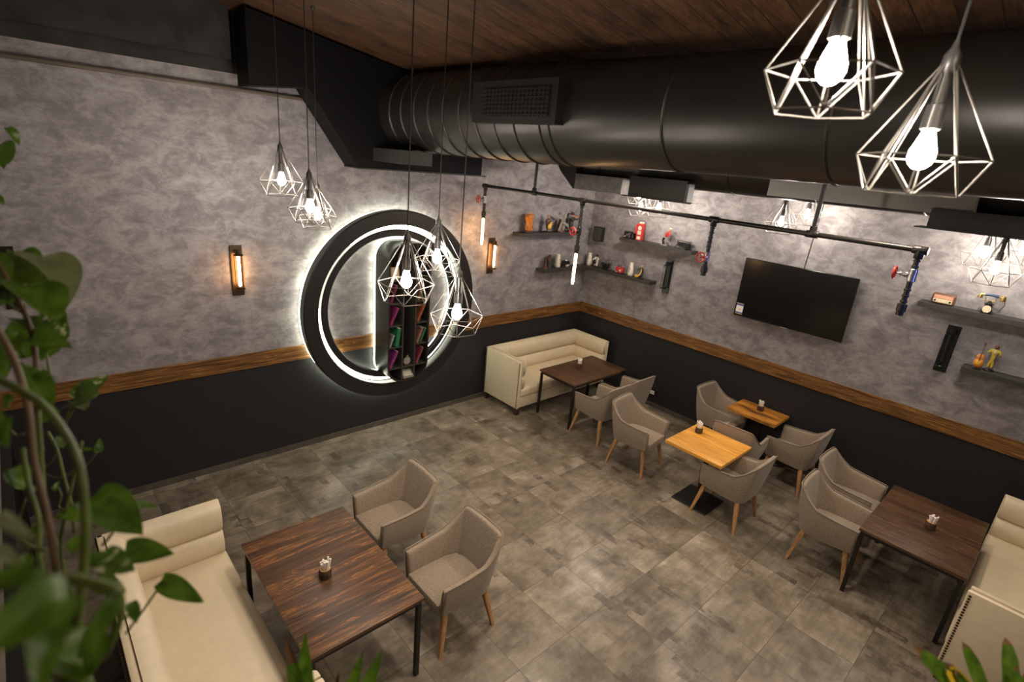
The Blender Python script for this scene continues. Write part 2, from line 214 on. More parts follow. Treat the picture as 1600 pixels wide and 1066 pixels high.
M = {}
M['plaster'] = plaster_mat(); M['floor'] = floor_mat(); M['fabric'] = fabric_mat()
M['dado'] = plain('dark_dado_paint', (.020, .019, .021), .5, 0, .3, .12, 20, .15)
M['ceiling'] = wood_mat('ceiling_boards', (.055, .025, .011), (.100, .046, .020), (.14, .066, .030), 'X', .17, .3, .6, .6, .95, .6, .004)
M['darkconc'] = plain('dark_concrete', (.030, .029, .027), .8, 0, .3, .35, 5, .3)
M['band'] = wood_mat('wood_band', (.095, .038, .011), (.215, .098, .028), (.42, .205, .060), 'X', .19, .55, .38, .3, 0)
M['bandY'] = wood_mat('wood_band_side', (.095, .038, .011), (.215, .098, .028), (.42, .205, .060), 'Y', .19, .55, .38, .3, 0)
M['tabX'] = wood_mat('walnut_stained_boards', (.048, .023, .011), (.112, .052, .023), (.36, .145, .042), 'X', .14, .35, .44, .4, .3, .62)
M['tabY'] = wood_mat('walnut_stained_boards_short', (.042, .021, .011), (.088, .043, .021), (.20, .095, .038), 'Y', .125, .4, .44, .3, .3)
M['honey'] = wood_mat('honey_pine_boards', (.60, .250, .035), (.78, .370, .065), (.84, .46, .11), 'Y', .10, .28, .34, .0, .2)
M['burnt'] = wood_mat('burnt_pine_boards', (.22, .070, .012), (.60, .250, .045), (.74, .34, .07), 'Y', .12, .4, .32, .75, .3)
M['oak'] = wood_mat('oak_leg', (.30, .150, .065), (.42, .225, .100), (.50, .28, .13), 'Z', .5, .25, .4, 0, 0)
M['leather'] = plain('cream_leather', (.69, .585, .42), .42, 0, .45, .04, 14, .12)
M['nail'] = plain('antique_nail', (.09, .05, .03), .35, .8)
M['darkwood'] = plain('dark_leg_wood', (.035, .02, .014), .4)
M['blackmetal'] = plain('black_metal', (.016, .015, .015), .38, .3)
M['duct'] = plain('painted_duct', (.019, .0165, .0145), .38, .2, .5, .15, 5, .05)
M['plenum'] = plain('plenum_paint', (.005, .0048, .0052), .55, 0, .15)
M['galv'] = plain('galvanised_sheet', (.30, .29, .28), .30, .9, .5, .2, 12, .2)
M['pipe'] = plain('black_iron_pipe', (.030, .027, .025), .36, .6, .5, .25, 40, .1)
M['cage'] = plain('pendant_wire', (.17, .155, .14), .34, .6)
M['cord'] = plain('black_cord', (.012, .012, .012), .6)
M['socket'] = plain('bulb_socket', (.05, .047, .045), .4, .3)
M['bulb'] = emis('lit_bulb', (1.0, .90, .77), BULB)
M['tube'] = emis('lit_tube_bulb', (1.0, .52, .20), TUBE)
M['strip'] = emis('led_strip', (.97, 1.0, .78), STRIP)
M['ring'] = plain('ring_black', (.014, .013, .014), .42)
M['bronze'] = plain('bronze_plate', (.075, .045, .025), .4, .7)
M['screen'] = plain('tv_screen', (.008, .007, .007), .16, 0, .5)
M['bezel'] = plain('tv_bezel', (.012, .012, .012), .22, .2)
M['shelf'] = plain('charcoal_shelf', (.040, .037, .034), .5, 0, .4, .2, 30)
M['red'] = plain('red_paint', (.50, .035, .03), .35); M['white'] = plain('white_ceramic', (.72, .66, .56), .35)
M['paper'] = plain('paper_napkin', (.85, .80, .74), .8); M['bark'] = plain('bark', (.075, .045, .025), .8, 0, .3, .4, 40, .6)
M['cutwood'] = plain('cut_wood', (.50, .28, .12), .55, 0, .4, .15, 60)
M['orange'] = plain('orange_glaze', (.62, .20, .03), .3, 0, .5, .3, 20); M['yellow'] = plain('yellow_paint', (.72, .42, .04), .35)
M['skin'] = plain('figurine_skin', (.52, .27, .15), .5); M['coat'] = plain('dark_coat', (.045, .045, .04), .6, 0, .4, .3, 30)
M['brownp'] = plain('brown_paint', (.13, .06, .035), .5, 0, .4, .3, 30); M['grayp'] = plain('grey_paint', (.25, .23, .20), .5)
M['black'] = plain('gloss_black', (.012, .012, .012), .25); M['brass'] = plain('aged_brass', (.40, .27, .10), .32, .9)
M['chrome'] = plain('chrome', (.55, .55, .55), .15, 1); M['bluep'] = plain('navy_enamel', (.03, .05, .11), .3)
M['cream'] = plain('cream_paint', (.66, .56, .38), .45); M['salmon'] = plain('salmon_dial', (.60, .30, .19), .5)
M['olive'] = plain('olive_yellow', (.50, .38, .04), .45)
M['leaf'] = leaf_mat('green_leaf', (.050, .11, .010), (.11, .205, .016), (.17, .27, .035), .62)
M['leafv'] = leaf_mat('variegated_leaf', (.045, .095, .012), (.090, .165, .022), (.55, .58, .36), .60)
M['leafp'] = leaf_mat('pale_leaf', (.16, .19, .085), (.20, .23, .11), (.27, .30, .16), .6)
M['vine'] = plain('vine_stem', (.085, .115, .020), .5, 0, .4, .35, 30); M['vineb'] = plain('brown_vine', (.12, .075, .035), .6, 0, .4, .3, 30)
M['drytip'] = plain('dry_leaf_tip', (.20, .10, .045), .8); M['yleaf'] = plain('yellow_leaf', (.62, .42, .02), .5)
M['soil'] = plain('soil', (.03, .02, .014), .9, 0, .2, .4, 40, .8); M['pot'] = plain('grey_pot', (.07, .065, .06), .6)
M['outlet'] = plain('outlet_white', (.7, .7, .72), .4)
M['concrete'] = plain('brown_plaster_side', (.13, .105, .085), .7, 0, .3, .3, 4, .2)
M['darkfill'] = plain('dark_rear_wall', (.10, .088, .080), .7, 0, .3, .2, 3)
M['tilewall'] = plain('baseboard_tile', (.075, .064, .053), .45, 0, .5, .3, 9)
M['gridcut'] = plain('grille_dark', (.004, .004, .004), .8)

# ------------------------------------------------------------------ mesh building
class MB:
    def __init__(s): s.bm = bmesh.new(); s.mi = 0
    def _set(s, n0):
        s.bm.faces.ensure_lookup_table()
        for f in s.bm.faces[n0:]: f.material_index = s.mi
    def box(s, x0, x1, y0, y1, z0, z1, mat=None):
        n0 = len(s.bm.faces)
        v = [s.bm.verts.new((x, y, z)) for x in (x0, x1) for y in (y0, y1) for z in (z0, z1)]
        for f in ((0, 1, 3, 2), (4, 6, 7, 5), (0, 4, 5, 1), (2, 3, 7, 6), (0, 2, 6, 4), (1, 5, 7, 3)): s.bm.faces.new([v[i] for i in f])
        if mat is not None:
            for q in v: q.co = mat @ q.co
        s._set(n0); return s
    def rbox(s, x0, x1, y0, y1, z0, z1, r=.01, seg=2, mat=None):
        t = bmesh.new(); q = MB.__new__(MB); q.bm = t; q.mi = s.mi; q.box(x0, x1, y0, y1, z0, z1)
        bmesh.ops.bevel(t, geom=list(t.edges), offset=r, segments=seg, affect='EDGES', profile=.5)
        s.merge(t, mat); return s
    def merge(s, t, mat=None):
        n0 = len(s.bm.faces); vm = {}
        for v in t.verts: vm[v] = s.bm.verts.new(mat @ v.co if mat is not None else v.co)
        for f in t.faces:
            try: s.bm.faces.new([vm[v] for v in f.verts])
            except ValueError: pass
        t.free(); s._set(n0); return s
    def tube(s, pts, r, n=8, cap=True, closed=False, flat=1.0):
        n0 = len(s.bm.faces); pts = [Vector(p) for p in pts]; N = len(pts); rings = []; pn = None
        for i, p in enumerate(pts):
            a = pts[(i - 1) % N] if (i > 0 or closed) else p; b = pts[(i + 1) % N] if (i < N - 1 or closed) else p
            d = (b - a).normalized()
            if pn is None:
                up = Vector((0, 0, 1)) if abs(d.z) < .9 else Vector((1, 0, 0)); pn = d.cross(up).normalized()
            else:
                pn = (pn - d * pn.dot(d)).normalized()
            bn = d.cross(pn); rr = r[i] if isinstance(r, (list, tuple)) else r
            rings.append([s.bm.verts.new(p + pn * math.cos(2 * PI * k / n) * rr + bn * math.sin(2 * PI * k / n) * rr * flat) for k in range(n)])
        for i in range(N if closed else N - 1):
            A = rings[i]; B = rings[(i + 1) % N]
            for k in range(n): s.bm.faces.new((A[k], A[(k + 1) % n], B[(k + 1) % n], B[k]))
        if cap and not closed:
            s.bm.faces.new(rings[0][::-1]); s.bm.faces.new(rings[-1])
        s._set(n0); return s
    def lathe(s, prof, c=(0, 0, 0), n=24, axis='Z', sx=1, sy=1, mat=None):
        n0 = len(s.bm.faces); rings = []
        for (r, h) in prof:
            ring = []
            for k in range(n if r > 1e-6 else 1):
                a = 2 * PI * k / n; x, y, z = r * math.cos(a) * sx, r * math.sin(a) * sy, h
                p = {'Z': (x, y, z), 'Y': (x, z, y), 'X': (z, x, y)}[axis]
                p = Vector(p) + Vector(c)
                ring.append(s.bm.verts.new(mat @ p if mat is not None else p))
            rings.append(ring)
        for A, B in zip(rings, rings[1:]):
            if len(A) == 1 and len(B) == 1: continue
            for k in range(n):
                k2 = (k + 1) % n
                if len(A) == 1: s.bm.faces.new((A[0], B[k], B[k2]))
                elif len(B) == 1: s.bm.faces.new((A[k], A[k2], B[0]))
                else: s.bm.faces.new((A[k], A[k2], B[k2], B[k]))
        if len(rings[0]) > 1: s.bm.faces.new(rings[0][::-1])
        if len(rings[-1]) > 1: s.bm.faces.new(rings[-1])
        s._set(n0); return s
    def ball(s, c, r, n=10, sc_=(1, 1, 1), mat=None):
        m = max(4, n // 2); prof = [(r * math.sin(PI * i / m), -r * math.cos(PI * i / m)) for i in range(m + 1)]
        prof[0] = (0, -r); prof[-1] = (0, r)
        T = Matrix.Translation(c) @ Matrix.Diagonal((*sc_, 1))
        if mat is not None: T = mat @ T
        return s.lathe(prof, (0, 0, 0), n, mat=T)
    def prism(s, poly, axis, a, b):
        """poly in the plane across axis, extruded from a to b"""
        n0 = len(s.bm.faces)
        def P(u, v, t): return {'X': (t, u, v), 'Y': (u, t, v), 'Z': (u, v, t)}[axis]
        A = [s.bm.verts.new(P(u, v, a)) for u, v in poly]; B = [s.bm.verts.new(P(u, v, b)) for u, v in poly]; n = len(poly)
        s.bm.faces.new(A[::-1]); s.bm.faces.new(B)
        for i in range(n): s.bm.faces.new((A[i], A[(i + 1) % n], B[(i + 1) % n], B[i]))
        s._set(n0); return s
    def grid(s, rows, closed_u=False):
        n0 = len(s.bm.faces); V = [[s.bm.verts.new(p) for p in r] for r in rows]
        for A, B in zip(V, V[1:]):
            for k in range(len(A) if closed_u else len(A) - 1):
                s.bm.faces.new((A[k], A[(k + 1) % len(A)], B[(k + 1) % len(A)], B[k]))
        s._set(n0); return V
    def build(s, name, mats, parent=None, smooth=None, loc=None):
        bmesh.ops.recalc_face_normals(s.bm, faces=s.bm.faces)
        me = bpy.data.meshes.new(name); s.bm.to_mesh(me); s.bm.free()
        for m in (mats if isinstance(mats, (list, tuple)) else [mats]): me.materials.append(m)
        o = bpy.data.objects.new(name, me); COL.objects.link(o)
        if parent: o.parent = parent
        if loc: o.location = loc
        if smooth is not None:
            for p in me.polygons: p.use_smooth = True
            if smooth < 180:
                b2 = bmesh.new(); b2.from_mesh(me)
                for e in b2.edges:
                    if len(e.link_faces) == 2 and e.calc_face_angle(0) > R(smooth): e.smooth = False
                b2.to_mesh(me); b2.free()
        return o
def tag(o, label=None, cat=None, group=None, kind=None):
    if label: o['label'] = label
    if cat: o['category'] = cat
    if group: o['group'] = group
    if kind: o['kind'] = kind
    return o
def thing(name, label, cat, loc=(0, 0, 0), rz=0, group=None):
    o = bpy.data.objects.new(name, None); COL.objects.link(o); o.location = loc; o.rotation_euler = (0, 0, rz); o.empty_display_size = .1
    return tag(o, label, cat, group)
def dup(root, loc, rz=0, label=None, group=None):
    def cp(o, par):
        c = o.copy(); COL.objects.link(c); c.parent = par
        for ch in list(o.children): cp(ch, c)
        return c
    r = cp(root, None); r.location = loc; r.rotation_euler = (0, 0, rz)
    if label: r['label'] = label
    if group: r['group'] = group
    return r
def struct(name, mb, mat, smooth=None):
    return tag(mb.build(name, mat, None, smooth), kind='structure')
def subdiv(o, lv=1):
    md = o.modifiers.new('subdiv', 'SUBSURF'); md.levels = lv; md.render_levels = lv; return o

# ------------------------------------------------------------------ the room
X0, Y0 = -8.02, -8.6
def zc(x): return 4.0 - .155 * x          # underside of the sloping boarded ceiling
HB, HT = 1.419, .187
struct('floor', MB().box(X0 - .1, .1, Y0 - .1, .1, -.1, 0), M['floor'])
b = MB(); b.prism([(X0 - .1, zc(X0 - .1)), (.1, zc(.1)), (.1, zc(.1) + .1), (X0 - .1, zc(X0 - .1) + .1)], 'Y', Y0 - .1, .1); struct('ceiling', b, M['ceiling'])
def wall(name, mb_fn):
    b = MB(); mb_fn(b); return struct(name, b, [M['plaster'], M['dado'], M['darkconc']])
def wl(b):
    b.mi = 0; b.box(X0, 0, 0, .1, HB - .1, 4.36); b.mi = 1; b.box(X0, 0, 0, .1, 0, HB - .1); b.mi = 2; b.box(X0, 0, 0, .1, 4.36, 5.5)
wall('wall_left', wl)
def wr(b):
    b.mi = 0; b.box(0, .1, Y0, .1, HB - .1, 4.2); b.mi = 1; b.box(0, .1, Y0, .1, 0, HB - .1)
wall('wall_right', wr)
struct('wall_rear', MB().box(X0, 0, Y0 - .1, Y0, 0, 5.5), M['darkfill'])
struct('wall_side', MB().box(X0 - .1, X0, Y0, .1, 0, 5.5), M['concrete'])
struct('trim_1', MB().rbox(X0, -.02, -.022, 0, HB - HT, HB, .004, 1), M['band'])
struct('trim_2', MB().rbox(-.022, 0, Y0, 0, HB - HT, HB, .004, 1), M['bandY'])
struct('baseboard_left', MB().box(X0, -.012, -.012, 0, 0, .075), M['tilewall'])
struct('baseboard_right', MB().box(-.012, 0, Y0, 0, 0, .075), M['tilewall'])
# upper part of the left wall: a rail and the dark beam above it
b = MB(); b.rbox(X0, -4.95, -.05, 0, 4.20, 4.235, .012, 2); struct('trim_3', b, plain('rail_paint', (.11, .085, .065), .5), 40)
b = MB(); b.box(X0, -5.9, -.16, 0, 4.475, 5.4); struct('beam', b, M['darkconc'])
# mezzanine the photographer stands on (just below the picture)
b = MB(); b.box(X0, -7.0, Y0, -5.3, 2.12, 2.3); b.box(-7.0, -6.0, Y0, -6.22, 2.12, 2.3); struct('floor_mezzanine', b, M['floor'])
# dark window on the side wall, thin upright bars in front of it
wdw = struct('window_1', MB().box(X0, X0 + .03, -3.6, -.75, .3, 1.25), plain('dark_window_glass', (.01, .01, .011), .15))
b = MB(); b.box(X0, X0 + .06, -3.65, -3.6, .25, 1.3); b.box(X0, X0 + .06, -.75, -.7, .25, 1.3); b.box(X0, X0 + .06, -3.6, -.75, 1.25, 1.3); b.box(X0, X0 + .06, -3.6, -.75, .25, .3)
b.build('window_frame', M['blackmetal'], wdw)

# ------------------------------------------------------------------ chairs
def seg_path(ts, keys):
    out = []
    for t in ts:
        for (a, va), (b_, vb) in zip(keys, keys[1:]):
            if a <= t <= b_:
                f = (t - a) / (b_ - a); out.append([x + (y - x) * f for x, y in zip(va, vb)]); break
    return out
def make_chair():
    t = thing('armchair', 'x', 'chair')
    # half outline, from arm tip round to the middle of the back: (xb,yb,zb, xt,yt,zt)
    keys = [(0.0, (.252, -.270, .385, .288, -.278, .655)), (.30, (.262, -.06, .375, .303, -.06, .668)), (.48, (.255, .13, .365, .304, .13, .690)),
            (.60, (.238, .205, .365, .287, .232, .765)), (.74, (.205, .245, .365, .252, .325, .868)), (.78, (.17, .252, .365, .215, .338, .884)), (1.0, (0, .262, .365, 0, .346, .888))]
    ts = [0, .03, .08, .2, .3, .4, .45, .48, .52, .56, .60, .65, .70, .73, .745, .765, .79, .85, .92, 1.0]
    half = seg_path(ts, keys)
    full = [(a[0], a[1], a[2], a[3], a[4], a[5]) for a in half] + [(-a[0], a[1], a[2], -a[3], a[4], a[5]) for a in half[-2::-1]]
    # smooth a little
    for _ in range(1):
        f2 = [full[0]]
        for i in range(1, len(full) - 1): f2.append(tuple(.12 * full[i - 1][k] + .76 * full[i][k] + .12 * full[i + 1][k] for k in range(6)))
        full = f2 + [full[-1]]
    TH = .046; rows_o = []; rows_i = []
    N = len(full)
    for i, a in enumerate(full):
        p, q = full[max(0, i - 1)], full[min(N - 1, i + 1)]
        tx, ty = q[0] - p[0], q[1] - p[1]; L = math.hypot(tx, ty); nx, ny = -ty / L, tx / L     # inward for this direction
        if nx * a[0] + ny * (a[1] + .1) > 0: nx, ny = -nx, -ny
        B = Vector(a[:3]); T = Vector(a[3:]); n_ = Vector((nx, ny, 0))
        O = [B.lerp(T, s) + n_ * -(.012 * math.sin(PI * s)) for s in (0, .2, .45, .7, .9)]
        top = [T + Vector((0, 0, -.010)) - n_ * .0, T + n_ * TH * .22, T + n_ * TH * .78, T + n_ * TH + Vector((0, 0, -.012))]
        I = [B.lerp(T, s) + n_ * (TH + .008 * math.sin(PI * s)) for s in (.9, .7, .45, .2, 0)]
        rows_o.append(O + top + I)
    b = MB(); V = b.grid(rows_o)
    for E in (V[0], V[-1]):           # padded front ends of the arms
        k = len(E)
        for j in range(k // 2):
            if j + 1 < k - 2 - j + 1 and E[j] is not E[k - 1 - j]:
                a_, b_, c_, d_ = E[j], E[j + 1], E[k - 2 - j], E[k - 1 - j]
                vs = []
                for v in (a_, b_, c_, d_):
                    if v not in vs: vs.append(v)
                if len(vs) >= 3:
                    try: b.bm.faces.new(vs)
                    except ValueError: pass
    bmesh.ops.holes_fill(b.bm, edges=[e for e in b.bm.edges if e.is_boundary], sides=4)
    sh = b.build('shell', M['fabric'], t, 180); subdiv(sh, 1)
    pts = [Vector(a[3:]) + Vector((0, 0, .004)) for a in full]
    pts = [Vector(full[0][:3])] + pts + [Vector(full[-1][:3])]
    b = MB(); b.tube(pts, .0055, 6); b.build('piping', plain('piping', (.22, .18, .14), .8) if 'piping' not in M else M['piping'], sh, 180)
    # seat cushion
    out = [(-.215, -.285), (.215, -.285)] + [(.222, -.1), (.216, .10), (.19, .19), (.12, .222), (0, .23), (-.12, .222), (-.19, .19), (-.216, .10), (-.222, -.1)]
    rows = []
    for s_, z in ((.93, .372), (.985, .378), (1.0, .395), (1.0, .45), (.985, .468), (.93, .477), (.6, .484), (.2, .486)):
        rows.append([((x) * s_, (y + .03) * s_ - .03, z) for x, y in out])
    b = MB(); V = b.grid(rows, True); b.bm.faces.new(V[0][::-1]); b.bm.faces.new(V[-1]); b.build('seat', M['fabric'], t, 40)
    for sx in (-1, 1):
        for sy in (-1, 1):
            b = MB(); top = Vector((sx * .205, sy * .195 - .01, .40)); bot = Vector((sx * .282, sy * .272 - .01, 0)); rows = []
            for f, h in ((0, .026), (.35, .023), (1, .0145)):
                c = top.lerp(bot, f); rows.append([c + Vector((dx * h, dy * h, 0)) for dx, dy in ((-1, -.7), (-.7, -1), (.7, -1), (1, -.7), (1, .7), (.7, 1), (-.7, 1), (-1, .7))])
            V = b.grid(rows, True); b.bm.faces.new(V[0][::-1]); b.bm.faces.new(V[-1]); b.build('leg', M['oak'], t, 40)
    return t
M['piping'] = plain('seat_piping', (.25, .205, .155), .8)
chair = make_chair()
CH = [  # x, y, facing (0 = towards -Y), label, group
 (-5.41, -2.46, -PI / 2, 'beige fabric armchair on the far side of the pair facing the large front walnut table', 'g1'),
 (-5.41, -3.40, -PI / 2, 'beige fabric armchair nearest the camera, facing the large front walnut table', 'g1'),
 (-1.63, -1.95, PI, 'taupe armchair at the far corner table, the one nearer the open floor', 'g2'),
 (-1.005, -1.94, PI, 'taupe armchair at the far corner table, the one beside the power outlet wall', 'g2'),
 (-1.85, -2.79, R(6), 'armchair facing the honey pine table, its back to the dark corner table', 'g3'),
 (-1.88, -4.14, PI, 'armchair in front of the honey pine table, tucked under its right end', 'g3'),
 (-0.34, -3.20, R(-4), 'armchair against the dark wall facing the burnt orange wooden table', 'g4'),
 (-0.44, -4.30, PI, 'armchair tucked under the right end of the burnt orange wooden table', 'g4'),
 (-1.05, -3.80, PI / 2 + R(4), 'armchair seen from behind, squeezed between the two light wooden tables', 'g4'),
 (-1.76, -5.20, R(2), 'armchair at the right walnut table, the nearer of the two to the open floor', 'g5'),
 (-1.02, -5.13, R(-1), 'armchair at the right walnut table, the one closer to the dark wall', 'g5')]
GN = {'g1': 'armchairs at the front walnut table', 'g2': 'armchairs at the far corner table', 'g3': 'armchairs at the honey pine table', 'g4': 'armchairs at the burnt wood table', 'g5': 'armchairs at the right walnut table'}
for i, (x, y, rz, lb, g) in enumerate(CH):
    if i == 0: chair.location = (x, y, 0); chair.rotation_euler = (0, 0, rz); tag(chair, lb, 'chair', GN[g])
    else: dup(chair, (x, y, 0), rz, lb, GN[g])

# ------------------------------------------------------------------ tables
def frame_table(x0, x1, y0, y1, top, label):
    t = thing('dining_table', label, 'table', ((x0 + x1) / 2, (y0 + y1) / 2, 0), 0, 'walnut stained tables on black frames')
    a, c = (x1 - x0) / 2, (y1 - y0) / 2
    MB().rbox(-a, a, -c, c, .722, .75, .004, 2).build('tabletop', top, t, 40)
    b = MB(); i = .03
    for s in (-1, 1):
        b.box(-a + i, a - i, s * (c - i) - .015, s * (c - i) + .015, .688, .722); b.box(s * (a - i) - .015, s * (a - i) + .015, -c + i, c - i, .688, .722)
    b.build('frame', M['blackmetal'], t)
    for sx in (-1, 1):
        for sy in (-1, 1):
            x, y = sx * (a - i), sy * (c - i); MB().rbox(x - .018, x + .018, y - .018, y + .018, 0, .700, .003, 1).build('leg', M['blackmetal'], t)
    return t
frame_table(-6.736, -5.886, -3.708, -2.397, M['tabX'], 'large walnut stained table with black legs beside the front cream sofa')
frame_table(-1.930, -.647, -1.663, -.929, M['tabY'], 'dark walnut table in front of the far corner sofa')
frame_table(-2.10, -.829, -6.307, -5.476, M['tabY'], 'walnut stained table beside the right cream sofa')
def pedestal_table(x0, x1, y0, y1, top, label, th):
    t = thing('pedestal_table', label, 'table', ((x0 + x1) / 2, (y0 + y1) / 2, 0), 0, 'light wood pedestal tables')
    a, c = (x1 - x0) / 2, (y1 - y0) / 2
    MB().rbox(-a, a, -c, c, .75 - th, .75, .004, 2).build('tabletop', top, t, 40)
    MB().lathe([(.032, .01), (.032, .75 - th)], n=20).build('column', M['blackmetal'], t, 40)
    MB().rbox(-.24, .24, -.23, .23, 0, .014, .004, 1).build('base', M['blackmetal'], t)
    MB().rbox(-.20, .20, -.03, .03, .75 - th - .012, .75 - th, .002, 1).build('bracket', M['blackmetal'], t)
    return t
def _off(t, dx, dy):
    for c in t.children:
        if c.name.split('.')[0] in ('column', 'base', 'bracket'): c.location = (dx, dy, 0)
_off(pedestal_table(-2.20, -1.425, -4.11, -3.38, M['honey'], 'bright honey pine pedestal table with a square black foot', .042), -.07, -.05)
_off(pedestal_table(-.54, .135 - .16, -4.02, -3.345, M['burnt'], 'burnt orange wooden pedestal table by the dark wall under the television', .045), 0, -.07)

# ------------------------------------------------------------------ napkin holders
random.seed(4)
def holder():
    t = thing('napkin_holder', 'x', 'napkin holder')
    MB().lathe([(.034, 0), (.038, .01), (.037, .055), (.034, .062)], n=14).build('log_cup', M['bark'], t, 40)
    MB().lathe([(.033, .0615), (.033, .064), (.022, .0645)], n=14).build('cut_rim', M['cutwood'], t, 40)
    b = MB()
    for i in range(11):
        a = i * 2.4; r = .006 + .013 * (i % 3) / 2 + .003; x, y = r * math.cos(a), r * math.sin(a); h = .105 + .025 * random.random()
        b.tube([(x * .8, y * .8, .06), (x * 1.1, y * 1.1, .09), (x * 1.4 + random.uniform(-.004, .004), y * 1.4 + random.uniform(-.004, .004), h)], [.0075, .008, .0065], 6)
    b.build('paper_napkins', M['paper'], t, 60)
    t.scale = (1.22, 1.22, 1.2)
    return t
h0 = holder()
for i, (x, y, lb, rz) in enumerate([(-6.36, -3.10, 'log napkin holder with white paper rolls on the large front table', 0), (-1.30, -1.20, 'log napkin holder on the dark table before the corner sofa', 1.2),
        (-1.66, -3.52, 'log napkin holder on the bright honey pine table', 2.2), (-.22, -3.68, 'log napkin holder on the burnt orange wooden table', 3.1), (-1.49, -5.92, 'log napkin holder on the walnut table beside the right sofa', 4.4)]):
    if i == 0: h0.location = (x, y, .75); tag(h0, lb, None, 'napkin holders on the tables')
    else: dup(h0, (x, y, .75), rz, lb, 'napkin holders on the tables')

# ------------------------------------------------------------------ sofas: local back at +y, seat opens towards -y
def sofa(W, Dp, loc, rz, label):
    t = thing('sofa', label, 'sofa', loc, rz, 'cream leather sofas with nail trim'); H = .92; a, d = W / 2, Dp / 2; L = M['leather']
    def roll(b, p0, p1, inward, z0, z1, bulge):
        """a padded horizontal roll: D-shaped section between two points, bulging inward"""
        p0, p1, iv = Vector(p0), Vector(p1), Vector(inward); rows = []
        n = 10; zc_ = (z0 + z1) / 2; hh = (z1 - z0) / 2
        for e, sc_ in ((0, .86), (.012, .97), (.04, 1), (.5, 1), (.96, 1), (.988, .97), (1, .86)):
            c = p0.lerp(p1, e); sec = []
            for k in range(n + 1):
                an = -PI / 2 + PI * k / n; cs = max(0, math.cos(an)) ** .55
                sec.append(c + iv * (cs * bulge * sc_) + Vector((0, 0, zc_ + math.sin(an) * hh * (.9 + .1 * sc_))))
            sec.append(c + Vector((0, 0, zc_ + hh * .9))); sec.append(c + Vector((0, 0, zc_ - hh * .9))); rows.append(sec)
        V = b.grid(rows, True); b.bm.faces.new(V[0][::-1]); b.bm.faces.new(V[-1])
    # backrest
    MB().rbox(-a, a, d - .05, d, .12, H - .012, .012, 2).build('backrest', L, t, 40)
    b = MB(); roll(b, (-a + .05, d - .05, 0), (a - .05, d - .05, 0), (0, -1, 0), .655, H, .135); b.build('upper_back_roll', L, t, 60)
    b = MB(); roll(b, (-a + .05, d - .05, 0), (a - .05, d - .05, 0), (0, -1, 0), .42, .665, .145); b.build('lower_back_roll', L, t, 60)
    for s in (-1, 1):
        ar = MB().rbox(s * a - (.045 if s > 0 else 0), s * a + (.045 if s < 0 else 0), -d, d, .12, H - .012, .012, 2).build('armrest', L, t, 40)
        xi = s * (a - .045)
        b = MB(); roll(b, (xi, -d + .01, 0), (xi, d - .05, 0), (-s, 0, 0), .655, H, .105); b.build('upper_arm_roll', L, ar, 60)
        b = MB(); roll(b, (xi, -d + .01, 0), (xi, d - .05, 0), (-s, 0, 0), .42, .665, .11); b.build('lower_arm_roll', L, ar, 60)
        b = MB(); k = int((H - .16) / .027)
        for i in range(k):      # nails run down the side panel close to its front edge
            b.lathe([(.0115, 0), (.0085, .006), (0, .009)], (0, 0, 0), 6, mat=Matrix.Translation((s * a, -d + .022, .14 + i * .027)) @ Matrix.Rotation(s * PI / 2, 4, 'Y'))
        b.build('nail_trim', M['nail'], ar)
    b = MB(); 
    for i in range(int(W / .027)): b.lathe([(.0115, 0), (.0085, .006), (0, .009)], (0, 0, 0), 6, mat=Matrix.Translation((-a + .01 + i * .027, d, H - .03)) @ Matrix.Rotation(-PI / 2, 4, 'X'))
    b.build('back_nail_trim', M['nail'], t)
    MB().rbox(-a + .045, a - .045, -d + .015, d - .05, .12, .36, .02, 2).build('seat_base', L, t, 40)
    b = MB(); b.rbox(-a + .05, a - .05, -d - .005, d - .06, .30, .455, .045, 4); b.build('seat', L, t, 50)
    for sx in (-1, 1):
        for sy in (-1, 1):
            x, y = sx * (a - .05), sy * (d - .05); MB().box(x - .03, x + .03, y - .03, y + .03, 0, .125).build('leg', M['darkwood'], t)
    return t
sofa(2.17, .84, (-1.215, -.455, 0), 0, 'cream leather sofa standing in the far corner of the room')
sofa(2.11, .82, (-7.17, -2.965, 0), PI / 2, 'cream leather sofa in the left foreground beside the large front table')
sofa(2.26, .86, (-1.42, -6.76, 0), PI, 'cream leather sofa at the lower right edge beside the walnut table')
# rotate so the open side faces the tables

